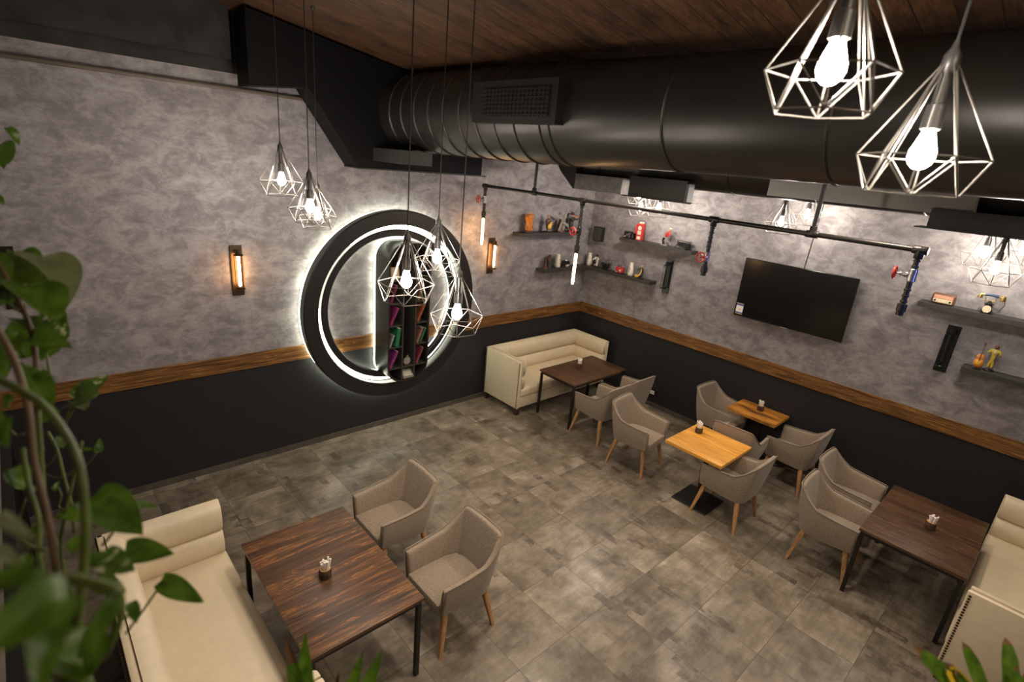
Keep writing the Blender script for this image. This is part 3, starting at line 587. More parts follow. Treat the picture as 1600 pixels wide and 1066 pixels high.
# ------------------------------------------------------------------ pendant lamps
def pendant(loc, rz, label, group, cordlen, r0=.18):
    t = thing('pendant_lamp', label, 'lamp', loc, rz, group)
    rw = .0027; k = r0 / .18
    def cage():
        b = MB(); H = .27 * k; D = .115 * k
        top = [Vector((.018 * math.cos(2 * PI * i / 6), .018 * math.sin(2 * PI * i / 6), H)) for i in range(6)]
        w_ = [Vector((r0 * math.cos(2 * PI * i / 6), r0 * math.sin(2 * PI * i / 6), 0)) for i in range(6)]
        lo = [Vector((r0 * .8 * math.cos(2 * PI * (i + .5) / 6), r0 * .8 * math.sin(2 * PI * (i + .5) / 6), -D)) for i in range(6)]
        for i in range(6):
            j = (i + 1) % 6
            for p, q in ((top[i], w_[i]), (w_[i], w_[j]), (lo[i], lo[j]), (w_[i], lo[i]), (w_[j], lo[i]), (lo[i], Vector((.018 * math.cos(2 * PI * (i + .5) / 6), .018 * math.sin(2 * PI * (i + .5) / 6), H)))):
                b.tube([p, q], rw, 5)
        return b
    cage().build('wire_cage', M['cage'], t, 60)
    MB().lathe([(.006, .335 * k), (.010, .315 * k), (.021, .295 * k), (.023, .25 * k), (.016, .24 * k), (.016, .16 * k), (.024, .155 * k), (.026, .085 * k), (.020, .08 * k)], n=14).build('socket', M['socket'], t, 40)
    MB().tube([(0, 0, .33 * k), (0, 0, cordlen)], .0042, 6).build('cord', M['cord'], t, 60)
    MB().lathe([(.010, cordlen - .03), (.018, cordlen - .02), (.018, cordlen), ], n=12).build('ceiling_cup', M['socket'], t, 40)
    b = MB(); b.lathe([(.014, .085 * k), (.022, .05), (.033, .018), (.034, 0), (.028, -.018), (.014, -.031), (0, -.034)], n=10); b.build('bulb', M['bulb'], t, 60)
    return t
PEND = [  # x, y, z of the widest ring, its radius
 (-5.911, -1.347, 3.444, .177, 'small diamond cage pendant by the left wall, highest and furthest left of its three', 'g1'), (-5.950, -2.030, 3.299, .160, 'diamond cage pendant of the left wall trio, hanging in the middle', 'g1'), (-5.556, -1.248, 3.139, .171, 'diamond cage pendant of the left wall trio, lowest and furthest right', 'g1'),
 (-5.94, -3.435, 3.020, .175, 'left pendant of the trio hanging in front of the glowing ring', 'g2'), (-5.342, -2.895, 3.034, .175, 'highest pendant of the trio in front of the glowing ring', 'g2'), (-5.586, -3.50, 2.788, .175, 'lowest pendant of the trio, at the right rim of the glowing ring', 'g2'),
 (-6.10, -5.644, 4.069, .153, 'large blown out pendant closest to the camera at the top right', 'g3'), (-5.691, -5.80, 3.901, .163, 'large cage pendant at the top right, lower of the near pair', 'g3'),
 (-.98, -1.595, 3.473, .175, 'topmost pendant of the far cluster above the corner table', 'g4'), (-.695, -1.46, 3.29, .182, 'lower left pendant of the far cluster above the corner table', 'g4'), (-.944, -1.93, 3.343, .171, 'lower right pendant of the far cluster above the corner table', 'g4'),
 (-.874, -3.59, 3.372, .184, 'left pendant of the pair above the television', 'g5'), (-.468, -3.718, 3.480, .177, 'right pendant of the pair above the television', 'g5'),
 (-.41, -5.46, 3.316, .19, 'left pendant of the cluster near the right edge above the radio shelf', 'g6'), (-1.219, -5.658, 3.244, .19, 'lowest pendant of the cluster near the right edge', 'g6'), (-.78, -5.77, 3.42, .184, 'pendant cut by the right edge of the picture', 'g6')]
PG = {'g1': 'pendants by the left wall', 'g2': 'pendants before the glowing ring', 'g3': 'pendants close to the camera', 'g4': 'pendants above the corner table', 'g5': 'pendants above the television', 'g6': 'pendants at the right edge'}
random.seed(2)
for x, y, z, r0, lb, g in PEND:
    pendant((x, y, z), math.atan2(y + 6.22, x + 7.67) + PI / 2 + random.uniform(-.12, .12), lb, PG[g], zc(x) - z, r0)

# ------------------------------------------------------------------ glowing rings and the capsule bookcase
RC = (-4.047, 1.81)
def annulus(b, r0, r1, y0, y1, n=96, rnd=.012):
    rows = []
    for k in range(n):
        a = 2 * PI * k / n; c, s = math.cos(a), math.sin(a); sec = []
        for (r, y) in ((r0, y0), (r0, y1 + rnd), (r0 + rnd, y1), (r1 - rnd, y1), (r1, y1 + rnd), (r1, y0)):
            sec.append((RC[0] + r * c, y, RC[1] + r * s))
        rows.append(sec)
    b.grid([*rows, rows[0]], True); bmesh.ops.remove_doubles(b.bm, verts=b.bm.verts, dist=1e-5); return b
t = thing('ring_light', 'large double black ring with a white glow behind it on the left wall', 'wall light', (0, 0, 0))
MBr = lambda *a: annulus(MB(), *a)
MBr(1.085, 1.27, -.085, -.20).build('outer_ring', M['ring'], t, 40)
MBr(.93, 1.02, -.055, -.12).build('inner_ring', M['ring'], t, 40)
def circ(r, y, n=96): return [(RC[0] + r * math.cos(2 * PI * k / n), y, RC[1] + r * math.sin(2 * PI * k / n)) for k in range(n)]
def rim(r, y0, y1, w=.008): return annulus(MB(), r - w, r, y0, y1, rnd=.002)
rim(1.262, -.022, -.083).build('led_diffuser', M['strip'], t, 60)          # light band behind the rim of the big ring
MBr(1.022, 1.082, -.045, -.060).build('led_diffuser', M['strip'], t, 60)   # light band between the two rings
rim(.945, -.026, -.053).build('led_diffuser', M['strip'], t, 60)           # light band inside the small ring
b = MB()
for k in range(12):
    a = 2 * PI * (k + .5) / 12; c, s = math.cos(a), math.sin(a)
    b.box(-.02, .02, -.044, -.024, .95, 1.2, mat=Matrix.Translation((RC[0], 0, RC[1])) @ Matrix.Rotation(a, 4, 'Y'))
b.build('bracket', M['ring'], t)
# bookcase
bc = thing('capsule_bookcase', 'black capsule shaped bookcase in the centre of the glowing ring', 'bookcase', (-4.0, 0, 0))
HW, ZB, ZT, DY = .315, .815, 2.70, .41
def stad(w_, zb, zt, n=12, r=None):
    r = r or w_; out = []
    for k in range(n + 1): a = -PI / 2 + (PI / 2) * k / n; out.append((w_ - r + r * math.cos(a), zb + r + r * math.sin(a)))
    for k in range(n + 1): a = (PI / 2) * k / n; out.append((w_ - r + r * math.cos(a), zt - r + r * math.sin(a)))
    for k in range(n + 1): a = PI / 2 + (PI / 2) * k / n; out.append((-w_ + r + r * math.cos(a), zt - r + r * math.sin(a)))
    for k in range(n + 1): a = PI + (PI / 2) * k / n; out.append((-w_ + r + r * math.cos(a), zb + r + r * math.sin(a)))
    return out
o_, i_ = stad(HW, ZB, ZT, r=.24), stad(HW - .022, ZB + .022, ZT - .022, r=.22)
b = MB(); b.grid([[(x, -.07, z) for x, z in o_], [(x, -DY, z) for x, z in o_], [(x, -DY, z) for x, z in i_], [(x, -.09, z) for x, z in i_], [(x, -.07, z) for x, z in o_]], True)
b.build('casing', plain('bookcase_black', (.020, .019, .017), .33), bc, 40)
b = MB(); b.prism(i_, 'Y', -.10, -.085); b.build('back_panel', M['ring'], bc)
for x in (-.085, .105): MB().box(x - .009, x + .009, -DY + .01, -.10, ZB + .03, ZT - .03).build('divider', M['shelf'], bc)
LZ = [1.02, 1.32, 1.62, 1.92, 2.22]
for z in LZ:
    MB().box(-HW + .022, -.094, -DY + .012, -.10, z - .009, z + .009).build('shelf', M['shelf'], bc)
    MB().box(.114, HW - .022, -DY + .012, -.10, z - .009, z + .009).build('shelf', M['shelf'], bc)
for z in (1.02, 2.22): MB().box(-.076, .096, -DY + .012, -.10, z - .009, z + .009).build('shelf', M['shelf'], bc)
b = MB(); o1, o2 = stad(HW - .004, ZB + .004, ZT - .004, r=.236), stad(HW - .016, ZB + .016, ZT - .016, r=.226); b.grid([[(x, -.022, z) for x, z in o1], [(x, -.069, z) for x, z in o1], [(x, -.069, z) for x, z in o2], [(x, -.022, z) for x, z in o2], [(x, -.022, z) for x, z in o1]], True); b.build('led_strip', M['strip'], bc, 60)
MB().box(-.2, .2, -.075, -.024, 1.0, 2.5).build('mount', M['ring'], bc)
def book(x, z, h, th, dp, tilt, col, label, y=-.40):
    t = thing('book', label, 'book', (-4.0 + x, y, z + th * math.sin(abs(tilt))), 0, 'books in the capsule bookcase')
    col = tuple(c * .45 for c in col); nm = 'book_%d' % int(col[0] * 1000 + col[1] * 100)
    T = Matrix.Rotation(tilt, 4, 'Y')
    b = MB(); b.box(0, th, 0, dp, 0, h, T); b.build('cover', plain(nm, col, .45, 0, .5, .5, 25), t)
    b = MB(); b.box(.003, th - .003, .004, dp, h - .002, h + .001, T); b.build('page_block', M['paper'], t)
    return t
def leanx(x, h, tilt): return x
book(-.285, 1.631, .25, .03, .17, R(26), (.45, .05, .22), 'magenta book leaning in the left column of the bookcase, middle tier')
book(-.285, 1.331, .17, .02, .17, R(20), (.50, .48, .55), 'thin pale book leaning beside the green book')
book(-.200, 1.331, .25, .055, .18, R(8), (.03, .30, .12), 'green book standing in the left column of the bookcase')
book(-.285, 1.031, .25, .035, .18, R(26), (.40, .06, .30), 'patterned purple and orange book on the lowest left tier')
book(.125, 1.631, .25, .03, .17, R(24), (.55, .16, .06), 'orange book leaning in the right column of the bookcase')
book(.125, 1.331, .22, .03, .17, R(22), (.50, .22, .18), 'salmon book leaning in the right column beside a green one')
book(.175, 1.331, .21, .03, .17, R(22), (.05, .26, .10), 'green book leaning in the right column of the bookcase')
book(.125, 1.031, .24, .03, .17, R(24), (.42, .08, .12), 'red book leaning on the lowest right tier')
book(-.285, 1.931, .24, .03, .17, R(20), (.30, .04, .10), 'dark red book in the upper left column of the bookcase')
book(.125, 1.931, .23, .03, .17, R(20), (.52, .20, .10), 'terracotta book in the upper right column of the bookcase')
t = thing('framed_picture', 'small cream picture leaning on the top left tier of the bookcase', 'picture', (-4.19, -.36, 2.231))
MB().box(-.06, .06, 0, .012, 0, .16, Matrix.Rotation(R(-8), 4, 'X')).build('frame', M['cutwood'], t); MB().box(-.045, .045, -.002, 0, .015, .145, Matrix.Rotation(R(-8), 4, 'X')).build('print', M['cream'], t)
t = thing('round_trinket', 'round grey medallion standing in the lower middle of the bookcase', 'ornament', (-3.99, -.36, 1.031))
MB().lathe([(.05, -.01), (.056, 0), (.05, .01)], (0, 0, .056), 20, 'Y').build('disc', M['grayp'], t, 40); MB().lathe([(.02, -.013), (.024, 0), (.02, .013)], (0, 0, .128), 12, 'Y').build('loop', M['chrome'], t, 40)
t = thing('miniature_typewriter', 'grey miniature typewriter at the very bottom of the bookcase', 'ornament', (-3.98, -.33, .846))
MB().prism([(-.07, 0), (.06, 0), (.06, .09), (.02, .10), (-.07, .03)], 'X', -.08, .08).build('body', M['grayp'], t)
b = MB()
for i in range(3):
    for j in range(6): b.box(-.06 + j * .021, -.045 + j * .021, -.062 + i * .024, -.048 + i * .024, .036 + i * .018, .05 + i * .018)
b.build('keys', M['white'], t); MB().lathe([(.016, -.085), (.016, .085)], (0, .05, .105), 10, 'X').build('roller', M['black'], t, 40)

# ------------------------------------------------------------------ wall sconces
def sconce(loc, rz, lit, label):
    """local: wall at y=0, lamp sticks out towards -y; loc is the bottom centre of the plate"""
    t = thing('wall_sconce', label, 'wall lamp', loc, rz, 'tube bulb wall sconces'); pm = M['bronze'] if lit else M['black']
    MB().rbox(-.062, .062, -.018, 0, 0, .55, .004, 1).build('back_plate', pm, t)
    b = MB(); b.box(-.016, .016, -.09, -.018, .485, .505); b.lathe([(.022, .455), (.026, .46), (.026, .51), (.014, .52)], (0, -.09, 0), 14); b.build('holder', pm, t, 40)
    b = MB()
    for z in (.455, .085):
        b.lathe([(.047, z), (.052, z + .004), (.047, z + .009), (.040, z + .004), (.047, z)], (0, -.09, 0), 20)
    for k in range(6):
        a = k * PI / 3 + .3; b.tube([(.047 * math.cos(a), -.09 + .047 * math.sin(a), .087), (.047 * math.cos(a), -.09 + .047 * math.sin(a), .46)], .0028, 5)
    b.build('cage', M['bronze'] if lit else M['black'], t, 60)
    if lit: MB().lathe([(.012, .456), (.0155, .44), (.0155, .13), (.009, .115), (0, .11)], (0, -.09, 0), 12).build('tube_bulb', M['tube'], t, 60)
    else: MB().lathe([(.012, .456), (.0155, .44), (.0155, .13), (.009, .115), (0, .11)], (0, -.09, 0), 12).build('tube_bulb', M['black'], t, 60)
    return t
sconce((-5.95, 0, 2.118), 0, True, 'lit amber tube sconce on the left wall left of the ring')
sconce((-2.325, 0, 2.11), 0, True, 'lit amber tube sconce between the ring and the figurine shelves')
sconce((-7.77, 0, 2.17), 0, False, 'unlit black sconce at the left edge behind the vines')
sconce((0, -1.715, 1.98), -PI / 2, False, 'unlit black sconce beside the toaster and figurine shelf')
sconce((0, -5.405, 1.93), -PI / 2, False, 'unlit black sconce below the radio shelf')

# ------------------------------------------------------------------ pipe light
t = thing('pipe_chandelier', 'black iron pipe lamp with red valve wheels hanging across the room', 'lamp', (-2.7, 0, 3.43))
YS = [-.22, -2.02, -3.68, -5.34]; RS = [-1.20, -4.57]
MB().tube([(0, YS[0], 0), (0, YS[3], 0)], .021, 12).build('main_pipe', M['pipe'], t, 60)
for y in YS + RS:
    b = MB(); b.lathe([(.028, y - .05), (.031, y - .045), (.031, y + .045), (.028, y + .05)], (0, 0, 0), 14, 'Y')
    if y in YS: b.lathe([(.028, -.065), (.031, -.06), (.031, .0)], (0, y, 0), 14)
    else: b.lathe([(.031, .0), (.031, .06), (.028, .065)], (0, y, 0), 14)
    if y in (YS[0], YS[3]): b.ball((0, y, 0), .033, 14)
    b.build('pipe_fitting', M['pipe'], t, 50)
for y in RS: MB().tube([(0, y, .02), (0, y, zc(-2.7) - 3.43)], .019, 10).build('riser_pipe', M['pipe'], t, 60)
for i, y in enumerate(YS):
    zb = [-.40, -.58, -.50, -.46][i]; vz = [-.185, -.36, -.355, -.19][i]
    pr = [(.019, -.02)]; z = -.07
    while z > zb + .04:
        if abs(z - vz) > .06: pr += [(.019, z), (.025, z - .003), (.025, z - .016), (.019, z - .019)]
        z -= .045
    pr += [(.019, zb + .05), (.034, zb + .045), (.034, zb - .01), (.026, zb - .015), (.026, zb - .045)]
    MB().lathe(pr, (0, y, 0), 14).build('drop_pipe', M['pipe'], t, 40)
    vv = MB(); vv.lathe([(.026, vz - .05), (.031, vz - .045), (.031, vz + .045), (.026, vz + .05)], (0, y, 0), 12)
    d = (-1, 0) if i < 3 else (0, 1)
    ang = math.atan2(d[1], d[0]); T = Matrix.Translation((0, y, vz)) @ Matrix.Rotation(ang, 4, 'Z') @ Matrix.Rotation(PI / 2, 4, 'Y')
    vv.lathe([(.022, .02), (.022, .05), (.014, .06), (.014, .08), (.006, .085), (.006, .12)], (0, 0, 0), 12, mat=T)
    vo = vv.build('valve', M['galv'] if i != 1 else M['pipe'], t, 40)
    hw = MB(); T2 = T @ Matrix.Translation((0, 0, .115)); hw.tube([T2 @ Vector((.045 * math.cos(2 * PI * k / 20), .045 * math.sin(2 * PI * k / 20), 0)) for k in range(20)], .0075, 6, closed=True)
    for k in range(4): hw.tube([T2 @ Vector((0, 0, 0)), T2 @ Vector((.045 * math.cos(PI * k / 2 + .3), .045 * math.sin(PI * k / 2 + .3), 0))], .005, 5)
    hw.ball(T2 @ Vector((0, 0, 0)), .012, 8); hw.build('handwheel', M['red'], vo, 60)
    if i < 2: MB().lathe([(.012, zb - .045), (.0165, zb - .07), (.0165, zb - .40), (.010, zb - .425), (0, zb - .43)], (0, y, 0), 14).build('tube_bulb', M['tube'], t, 60)

# ------------------------------------------------------------------ ducts
DX, DZ = -4.12, 4.195
t = thing('spiral_air_duct', 'large round black spiral duct running across the top of the room', 'air duct', (DX, 0, DZ))
def ring_prof(segs):
    pr = []
    for (y, r) in segs: pr.append((r, y))
    return pr
MB().lathe([(.402, -.45), (.402, -3.02)], (0, 0, 0), 56, 'Y').build('duct_section', M['duct'], t, 40)
MB().lathe([(.404, -3.02), (.385, -3.4), (.372, -4.3), (.368, -8.55)], (0, 0, 0), 56, 'Y').build('duct_section', M['duct'], t, 40)
for y in [-.72, -.95, -1.2, -1.45, -1.7, -1.95, -2.2, -2.45, -2.7, -3.0, -3.1, -4.1, -5.1, -6.1]:
    r = .404 if y > -3.05 else (.40 if y > -3.2 else (.375 if y > -4.5 else .371))
    MB().lathe([(r, y - .012), (r + .010, y), (r, y + .012)], (0, 0, 0), 56, 'Y').build('seam', M['duct'], t, 60)
b = MB(); P_ = [(-5.86, 4.88), (-5.86, 4.235), (-5.30, 4.30), (-4.77, 3.575), (-3.02, 3.565), (-3.02, 4.45)]
b.prism([(x - DX, z - DZ) for x, z in P_], 'Y', -.50, -.17); b.build('plenum', M['plenum'], t)
b = MB(); b.box(-4.78 - DX, -2.95 - DX, -.52, -.17, 3.56 - DZ, 3.575 - DZ); b.build('flange', M['duct'], t)
def grille(parent, x, y0, y1, z0, z1, bx):
    """box on the -X side of a duct with a slatted opening"""
    g = MB(); g.box(x, x + bx, y0, y1, z0, z1); o = g.build('grille_box', M['duct'], parent)
    c = MB(); c.box(x - .004, x, y0 + .07, y1 - .13, z0 + .05, z1 - .05); c.build('grille_opening', M['gridcut'], o)
    s = MB(); n = 7
    for i in range(n):
        z = z0 + .05 + (z1 - z0 - .1) * (i + .5) / n; s.box(x - .014, x - .004, y0 + .07, y1 - .13, z - .006, z + .004)
    k = int((y1 - y0 - .2) / .045)
    for i in range(k): y = y0 + .08 + i * .045; s.box(x - .010, x - .004, y, y + .006, z0 + .05, z1 - .05)
    s.build('grille_slats', M['blackmetal'], o); return o
grille(t, -.47, -3.25, -2.25, -.12, .20, .35)
b = MB(); b.box(-.47, -.1, -1.12, -.50, -.54, -.40); b.build('vent_box', plain('vent_grey', (.045, .043, .04), .4, .4), t)
MB().tube([(-.12, -.72, .40), (-.12, -.72, zc(DX - .12) - DZ)], .006, 6).build('hanger_rod', M['blackmetal'], t)
MB().tube([(-.12, -3.6, .36), (-.12, -3.6, zc(DX - .12) - DZ)], .006, 6).build('hanger_rod', M['blackmetal'], t)
# second duct
EX, EZ = -1.60, 3.93
t = thing('far_air_duct', 'second dark round duct behind the large one with grille boxes below', 'air duct', (EX, 0, EZ))
MB().lathe([(.272, -.9), (.272, -8.55)], (0, 0, 0), 44, 'Y').build('duct_section', M['duct'], t, 40)
for y in (-1.5, -2.4, -3.3, -4.2, -5.1, -6.0): MB().lathe([(.272, y - .01), (.280, y), (.272, y + .01)], (0, 0, 0), 44, 'Y').build('seam', M['duct'], t, 60)
b = MB(); b.prism([(-.55, .20), (-.86, -.20), (-1.13, -.42), (-1.16, -.42), (-1.16, .20)], 'X', -.30, .20); b.build('plenum', M['duct'], t)
MB().box(-.305, -.10, -1.95, -1.16, -.42, -.22).build('bare_metal_box', M['galv'], t)
MB().box(-.325, -.20, -2.86, -2.08, -.415, -.18).build('grille_box', M['duct'], t)
MB().box(-.32, -.20, -2.90, -2.86, -.415, -.21).build('box_end', plain('box_end_grey', (.10, .10, .105), .5), t)
MB().box(-.35, -.19, -2.98, -2.0, -.427, -.415).build('flange', M['duct'], t)
MB().box(-.345, -.1, -5.46, -3.80, -.240, .14).build('side_box', plain('side_box_paint', (.24, .22, .20), .35, .3), t)
MB().box(-.40, -.15, -7.2, -5.20, -.355, -.20).build('grille_box', M['duct'], t)
MB().box(-.43, -.15, -7.2, -5.12, -.365, -.355).build('flange', M['duct'], t)

# ------------------------------------------------------------------ television, speaker, outlet, cable
t = thing('television', 'large flat dark television mounted on the right wall, small sticker at its lower corner', 'television', (-.03, -3.655, 1.957))
MB().rbox(-.06, -.02, -.722, .722, 0, .84, .006, 2).build('casing', M['bezel'], t)
MB().box(-.0625, -.060, -.708, .708, .022, .828).build('screen', M['screen'], t)
MB().box(-.063, -.060, -.72, .72, .0, .010).build('lower_trim', M['chrome'], t)
MB().box(-.02, .03, -.3, .3, .2, .6).build('wall_mount', M['blackmetal'], t)
s = MB().box(-.0645, -.0625, .60, .70, .03, .19).build('price_sticker', M['paper'], t)
MB().box(-.0655, -.0645, .60, .70, .155, .182).build('sticker_stripe', plain('sticker_blue', (.05, .08, .35), .5), s)
MB().box(-.0655, -.0645, .60, .70, .038, .062).build('sticker_stripe', bpy.data.materials['sticker_blue'], s)
MB().box(-.0655, -.0645, .60, .70, .182, .19).build('sticker_stripe', M['yellow'], s)
MB().box(-.0655, -.0645, .60, .70, .030, .038).build('sticker_stripe', M['yellow'], s)
MB().box(-.0655, -.0645, .625, .655, .10, .108).build('sticker_mark', M['red'], s)
MB().box(-.0650, -.0630, -.04, .04, .003, .008).build('maker_badge', M['white'], t)
tag(MB().tube([(-.006, -3.69, 2.79), (-.006, -3.70, 3.1), (-.006, -3.735, 4.0)], .006, 6).build('power_cable', M['cord'], None, 60), 'thin black cable running up the wall from the television', 'cable')
t = thing('wall_speaker', 'small dark loudspeaker on the right wall near the corner', 'speaker', (-.01, -.245, 2.585))
MB().rbox(-.10, 0, -.095, .095, 0, .25, .012, 2).build('cabinet', M['black'], t, 40); MB().rbox(-.106, -.10, -.085, .085, .012, .238, .002, 1).build('speaker_cloth', M['coat'], t)
MB().tube([(0, 0, 0), (-.03, .03, -.03), (-.02, .08, -.02), (0, .1, 0)], .004, 5).build('cable', M['cord'], t, 60)
MB().box(-.02, .01, -.03, .03, .08, .18).build('bracket', M['black'], t)
t = thing('wall_outlet', 'white power outlet in a black frame low on the dark right wall', 'outlet', (0, -1.83, .256))
MB().rbox(-.012, 0, -.085, .085, -.055, .055, .004, 1).build('frame', M['black'], t); MB().box(-.016, -.012, -.04, .04, -.032, .032).build('socket_plate', M['outlet'], t)
b = MB(); [b.lathe([(.006, 0), (.006, -.002), (0, -.002)], (-.016, y, 0), 8, 'X') for y in (-.012, .012)]; b.build('socket_hole', M['black'], t)

# ------------------------------------------------------------------ shelves
SZ_U, SZ_L, SZ_R1, SZ_R2 = 2.745, 2.135, 2.70, 2.095
def shelf(name, label, *boxes):
    b = MB()
    for bx in boxes: b.box(*bx)
    return tag(b.build(name, M['shelf'], None), label, 'shelf', 'floating charcoal shelves')
shelf('wall_shelf', 'floating shelf with orange vase and windmill on the left wall', (-1.90, -.50, -.20, 0, SZ_U - .05, SZ_U))
b = MB(); b.prism([(-1.30, 0), (-1.30, -.20), (-.20, -.20), (-.20, -1.52), (0, -1.52), (0, 0)], 'Z', SZ_L - .05, SZ_L)
tag(b.build('corner_shelf', M['shelf'], None), 'long floating shelf wrapping around the room corner', 'shelf', 'floating charcoal shelves')
shelf('wall_shelf', 'floating shelf with the red telephone booth and typewriter', (-.20, 0, -2.15, -.80, SZ_U - .05, SZ_U))
shelf('wall_shelf', 'floating shelf with the radio and the antique telephone', (-.22, 0, -7.2, -5.03, SZ_R1 - .055, SZ_R1))
shelf('wall_shelf', 'floating shelf with the violin and yellow figurine at the right edge', (-.22, 0, -7.6, -5.60, SZ_R2 - .055, SZ_R2))

# ------------------------------------------------------------------ ornaments. local: front towards -y; placed with rz
def skin_body(name, parent, mat, chain):
    """one continuous body grown from a skeleton; chain = (points, edges, radii)"""
    pts, ed, rad = chain; me = bpy.data.meshes.new(name); me.from_pydata(pts, ed, []); o = bpy.data.objects.new(name, me); COL.objects.link(o); o.parent = parent
    me.materials.append(mat); md = o.modifiers.new('skin', 'SKIN'); md.use_smooth_shade = True
    for i, v in enumerate(me.skin_vertices[0].data): v.radius = (rad[i], rad[i]); v.use_root = (i == 0)
    subdiv(o, 1); return o
def orn(name, label, x, y, z, rz=0, cat='ornament', group='ornaments on the shelves'):
    return thing(name, label, cat, (x, y, z), rz, group)
def vase(x, y, z, label, rz):
    t = orn('face_vase', label, x, y, z, rz, 'vase')
    MB().lathe([(.030, 0), (.046, .006), (.052, .04), (.050, .09), (.040, .15), (.032, .20), (.034, .225), (.030, .226), (.027, .20)], n=20).build('body', M['white'], t, 60)
    b = MB(); rr = .047
    b.tube([(-.020, -rr, .135), (-.014, -rr - .001, .15), (-.006, -rr - .001, .137)], .003, 5); b.tube([(.008, -rr, .125), (.014, -rr, .14), (.020, -rr + .003, .127)], .003, 5)
    b.tube([(-.016, -rr - .004, .075), (0, -rr - .006, .066), (.016, -rr - .004, .078)], .003, 5); b.tube([(0, -rr - .003, .12), (.004, -rr - .006, .10), (-.003, -rr - .006, .092)], .003, 5)
    b.build('face_marks', M['black'], t, 60); return t
LU = SZ_U
# left upper shelf
t = orn('torso_vase', 'orange glazed torso vase at the left end of the upper left shelf', -1.66, -.10, LU, 0, 'vase')
MB().lathe([(.07, 0), (.075, .01), (.075, .03), (.068, .035)], n=20, sy=.7).build('foot', M['brownp'], t, 40)
MB().lathe([(.062, .033), (.074, .06), (.066, .12), (.062, .16), (.080, .21), (.088, .24), (.082, .265), (.055, .28), (.030, .285), (.024, .30), (.020, .30), (.018, .28)], n=20, sy=.62).build('body', M['orange'], t, 60)
b = MB()
for x, z in ((-.03, .215), (.03, .215), (0, .12), (-.05, .09), (.05, .09)): b.ball((x, -.045, z), .016, 8, (1, .6, 1))
b.build('relief', M['orange'], t, 60)
def small_base(t, m=None, w=.05): MB().lathe([(w, 0), (w, .012), (w * .9, .016)], n=16, sy=.8).build('plinth', m or M['black'], t, 40)
t = orn('guitarist_figurine', 'figurine with a yellow guitar, left of the windmill', -1.25, -.11, LU); t.scale = (1.15, 1.15, 1.15)
small_base(t, w=.06)
skin_body('body', t, M['brownp'], ([(0, 0, .07), (0, 0, .13), (0, 0, .175), (.0, 0, .195), (.035, -.01, .165), (.05, -.045, .12), (-.035, -.01, .165), (-.05, -.04, .11), (.02, -.02, .06), (.03, -.05, .03), (-.02, -.02, .06), (-.03, -.04, .02)],
    [(0, 1), (1, 2), (2, 3), (2, 4), (4, 5), (2, 6), (6, 7), (0, 8), (8, 9), (0, 10), (10, 11)], [.03, .028, .026, .012, .013, .010, .013, .010, .017, .013, .017, .013]))
MB().ball((0, -.005, .215), .021, 10, (1, 1, 1.2)).build('head', M['skin'], t, 60)
b = MB(); b.ball((-.005, -.05, .085), .036, 12, (1, .4, 1.15)); b.ball((.02, -.05, .12), .026, 12, (1, .4, 1.1)); g = b.build('guitar_body', M['yellow'], t, 60)
MB().tube([(.02, -.055, .12), (.085, -.06, .175), (.16, -.06, .215)], [.006, .005, .007], 6).build('guitar_neck', M['grayp'], g, 60)
t = orn('windmill_model', 'small wooden windmill model on the upper left shelf', -.93, -.10, LU); t.scale = (1.15, 1.15, 1.25)
MB().lathe([(.055, 0), (.052, .02), (.045, .025), (.030, .14), (.020, .165), (0, .185)], n=8).build('tower', M['brownp'], t)
MB().lathe([(.012, -.02), (.012, 0)], (0, -.02, .15), 8, 'Y').build('hub', M['black'], t)
for k in range(4):
    a = PI / 2 * k + .42; T = Matrix.Translation((0, -.045, .15)) @ Matrix.Rotation(a, 4, 'Y')
    MB().box(-.004, .030, -.003, .003, .0, .150, T).build('sail', M['grayp'], t)
t = orn('violinist_figurine', 'dark figurine in a hat playing a violin, right end of the upper left shelf', -.66, -.10, LU); t.scale = (1.1, 1.1, 1.1)
small_base(t, w=.06)
skin_body('body', t, M['coat'], ([(0, 0, .10), (0, 0, .16), (0, -.005, .205), (0, -.005, .225), (.04, -.01, .20), (.065, -.05, .185), (.10, -.065, .20), (-.04, -.01, .195), (-.03, -.06, .17), (.03, -.04, .18), (.02, 0, .05), (.025, -.01, .018), (-.02, 0, .05), (-.025, -.01, .018)],
    [(0, 1), (1, 2), (2, 3), (2, 4), (4, 5), (5, 6), (2, 7), (7, 8), (8, 9), (0, 10), (10, 11), (0, 12), (12, 13)], [.034, .032, .030, .014, .017, .014, .010, .017, .013, .010, .019, .014, .019, .014]))
MB().ball((.005, -.012, .246), .024, 10, (1, 1, 1.15)).build('head', M['skin'], t, 60)
MB().lathe([(.045, .258), (.046, .263), (.028, .267), (.026, .29), (.0, .295)], (0, -.01, 0), 14).build('hat', M['coat'], t, 40)
b = MB(); b.ball((.05, -.05, .225), .022, 10, (1.5, .8, .5)); v = b.build('violin', M['orange'], t, 60); MB().tube([(.06, -.05, .225), (.125, -.07, .222)], .004, 5).build('violin_neck', M['brownp'], v); MB().tube([(.03, -.06, .20), (.135, -.075, .27)], .002, 5).build('bow', M['cutwood'], v)
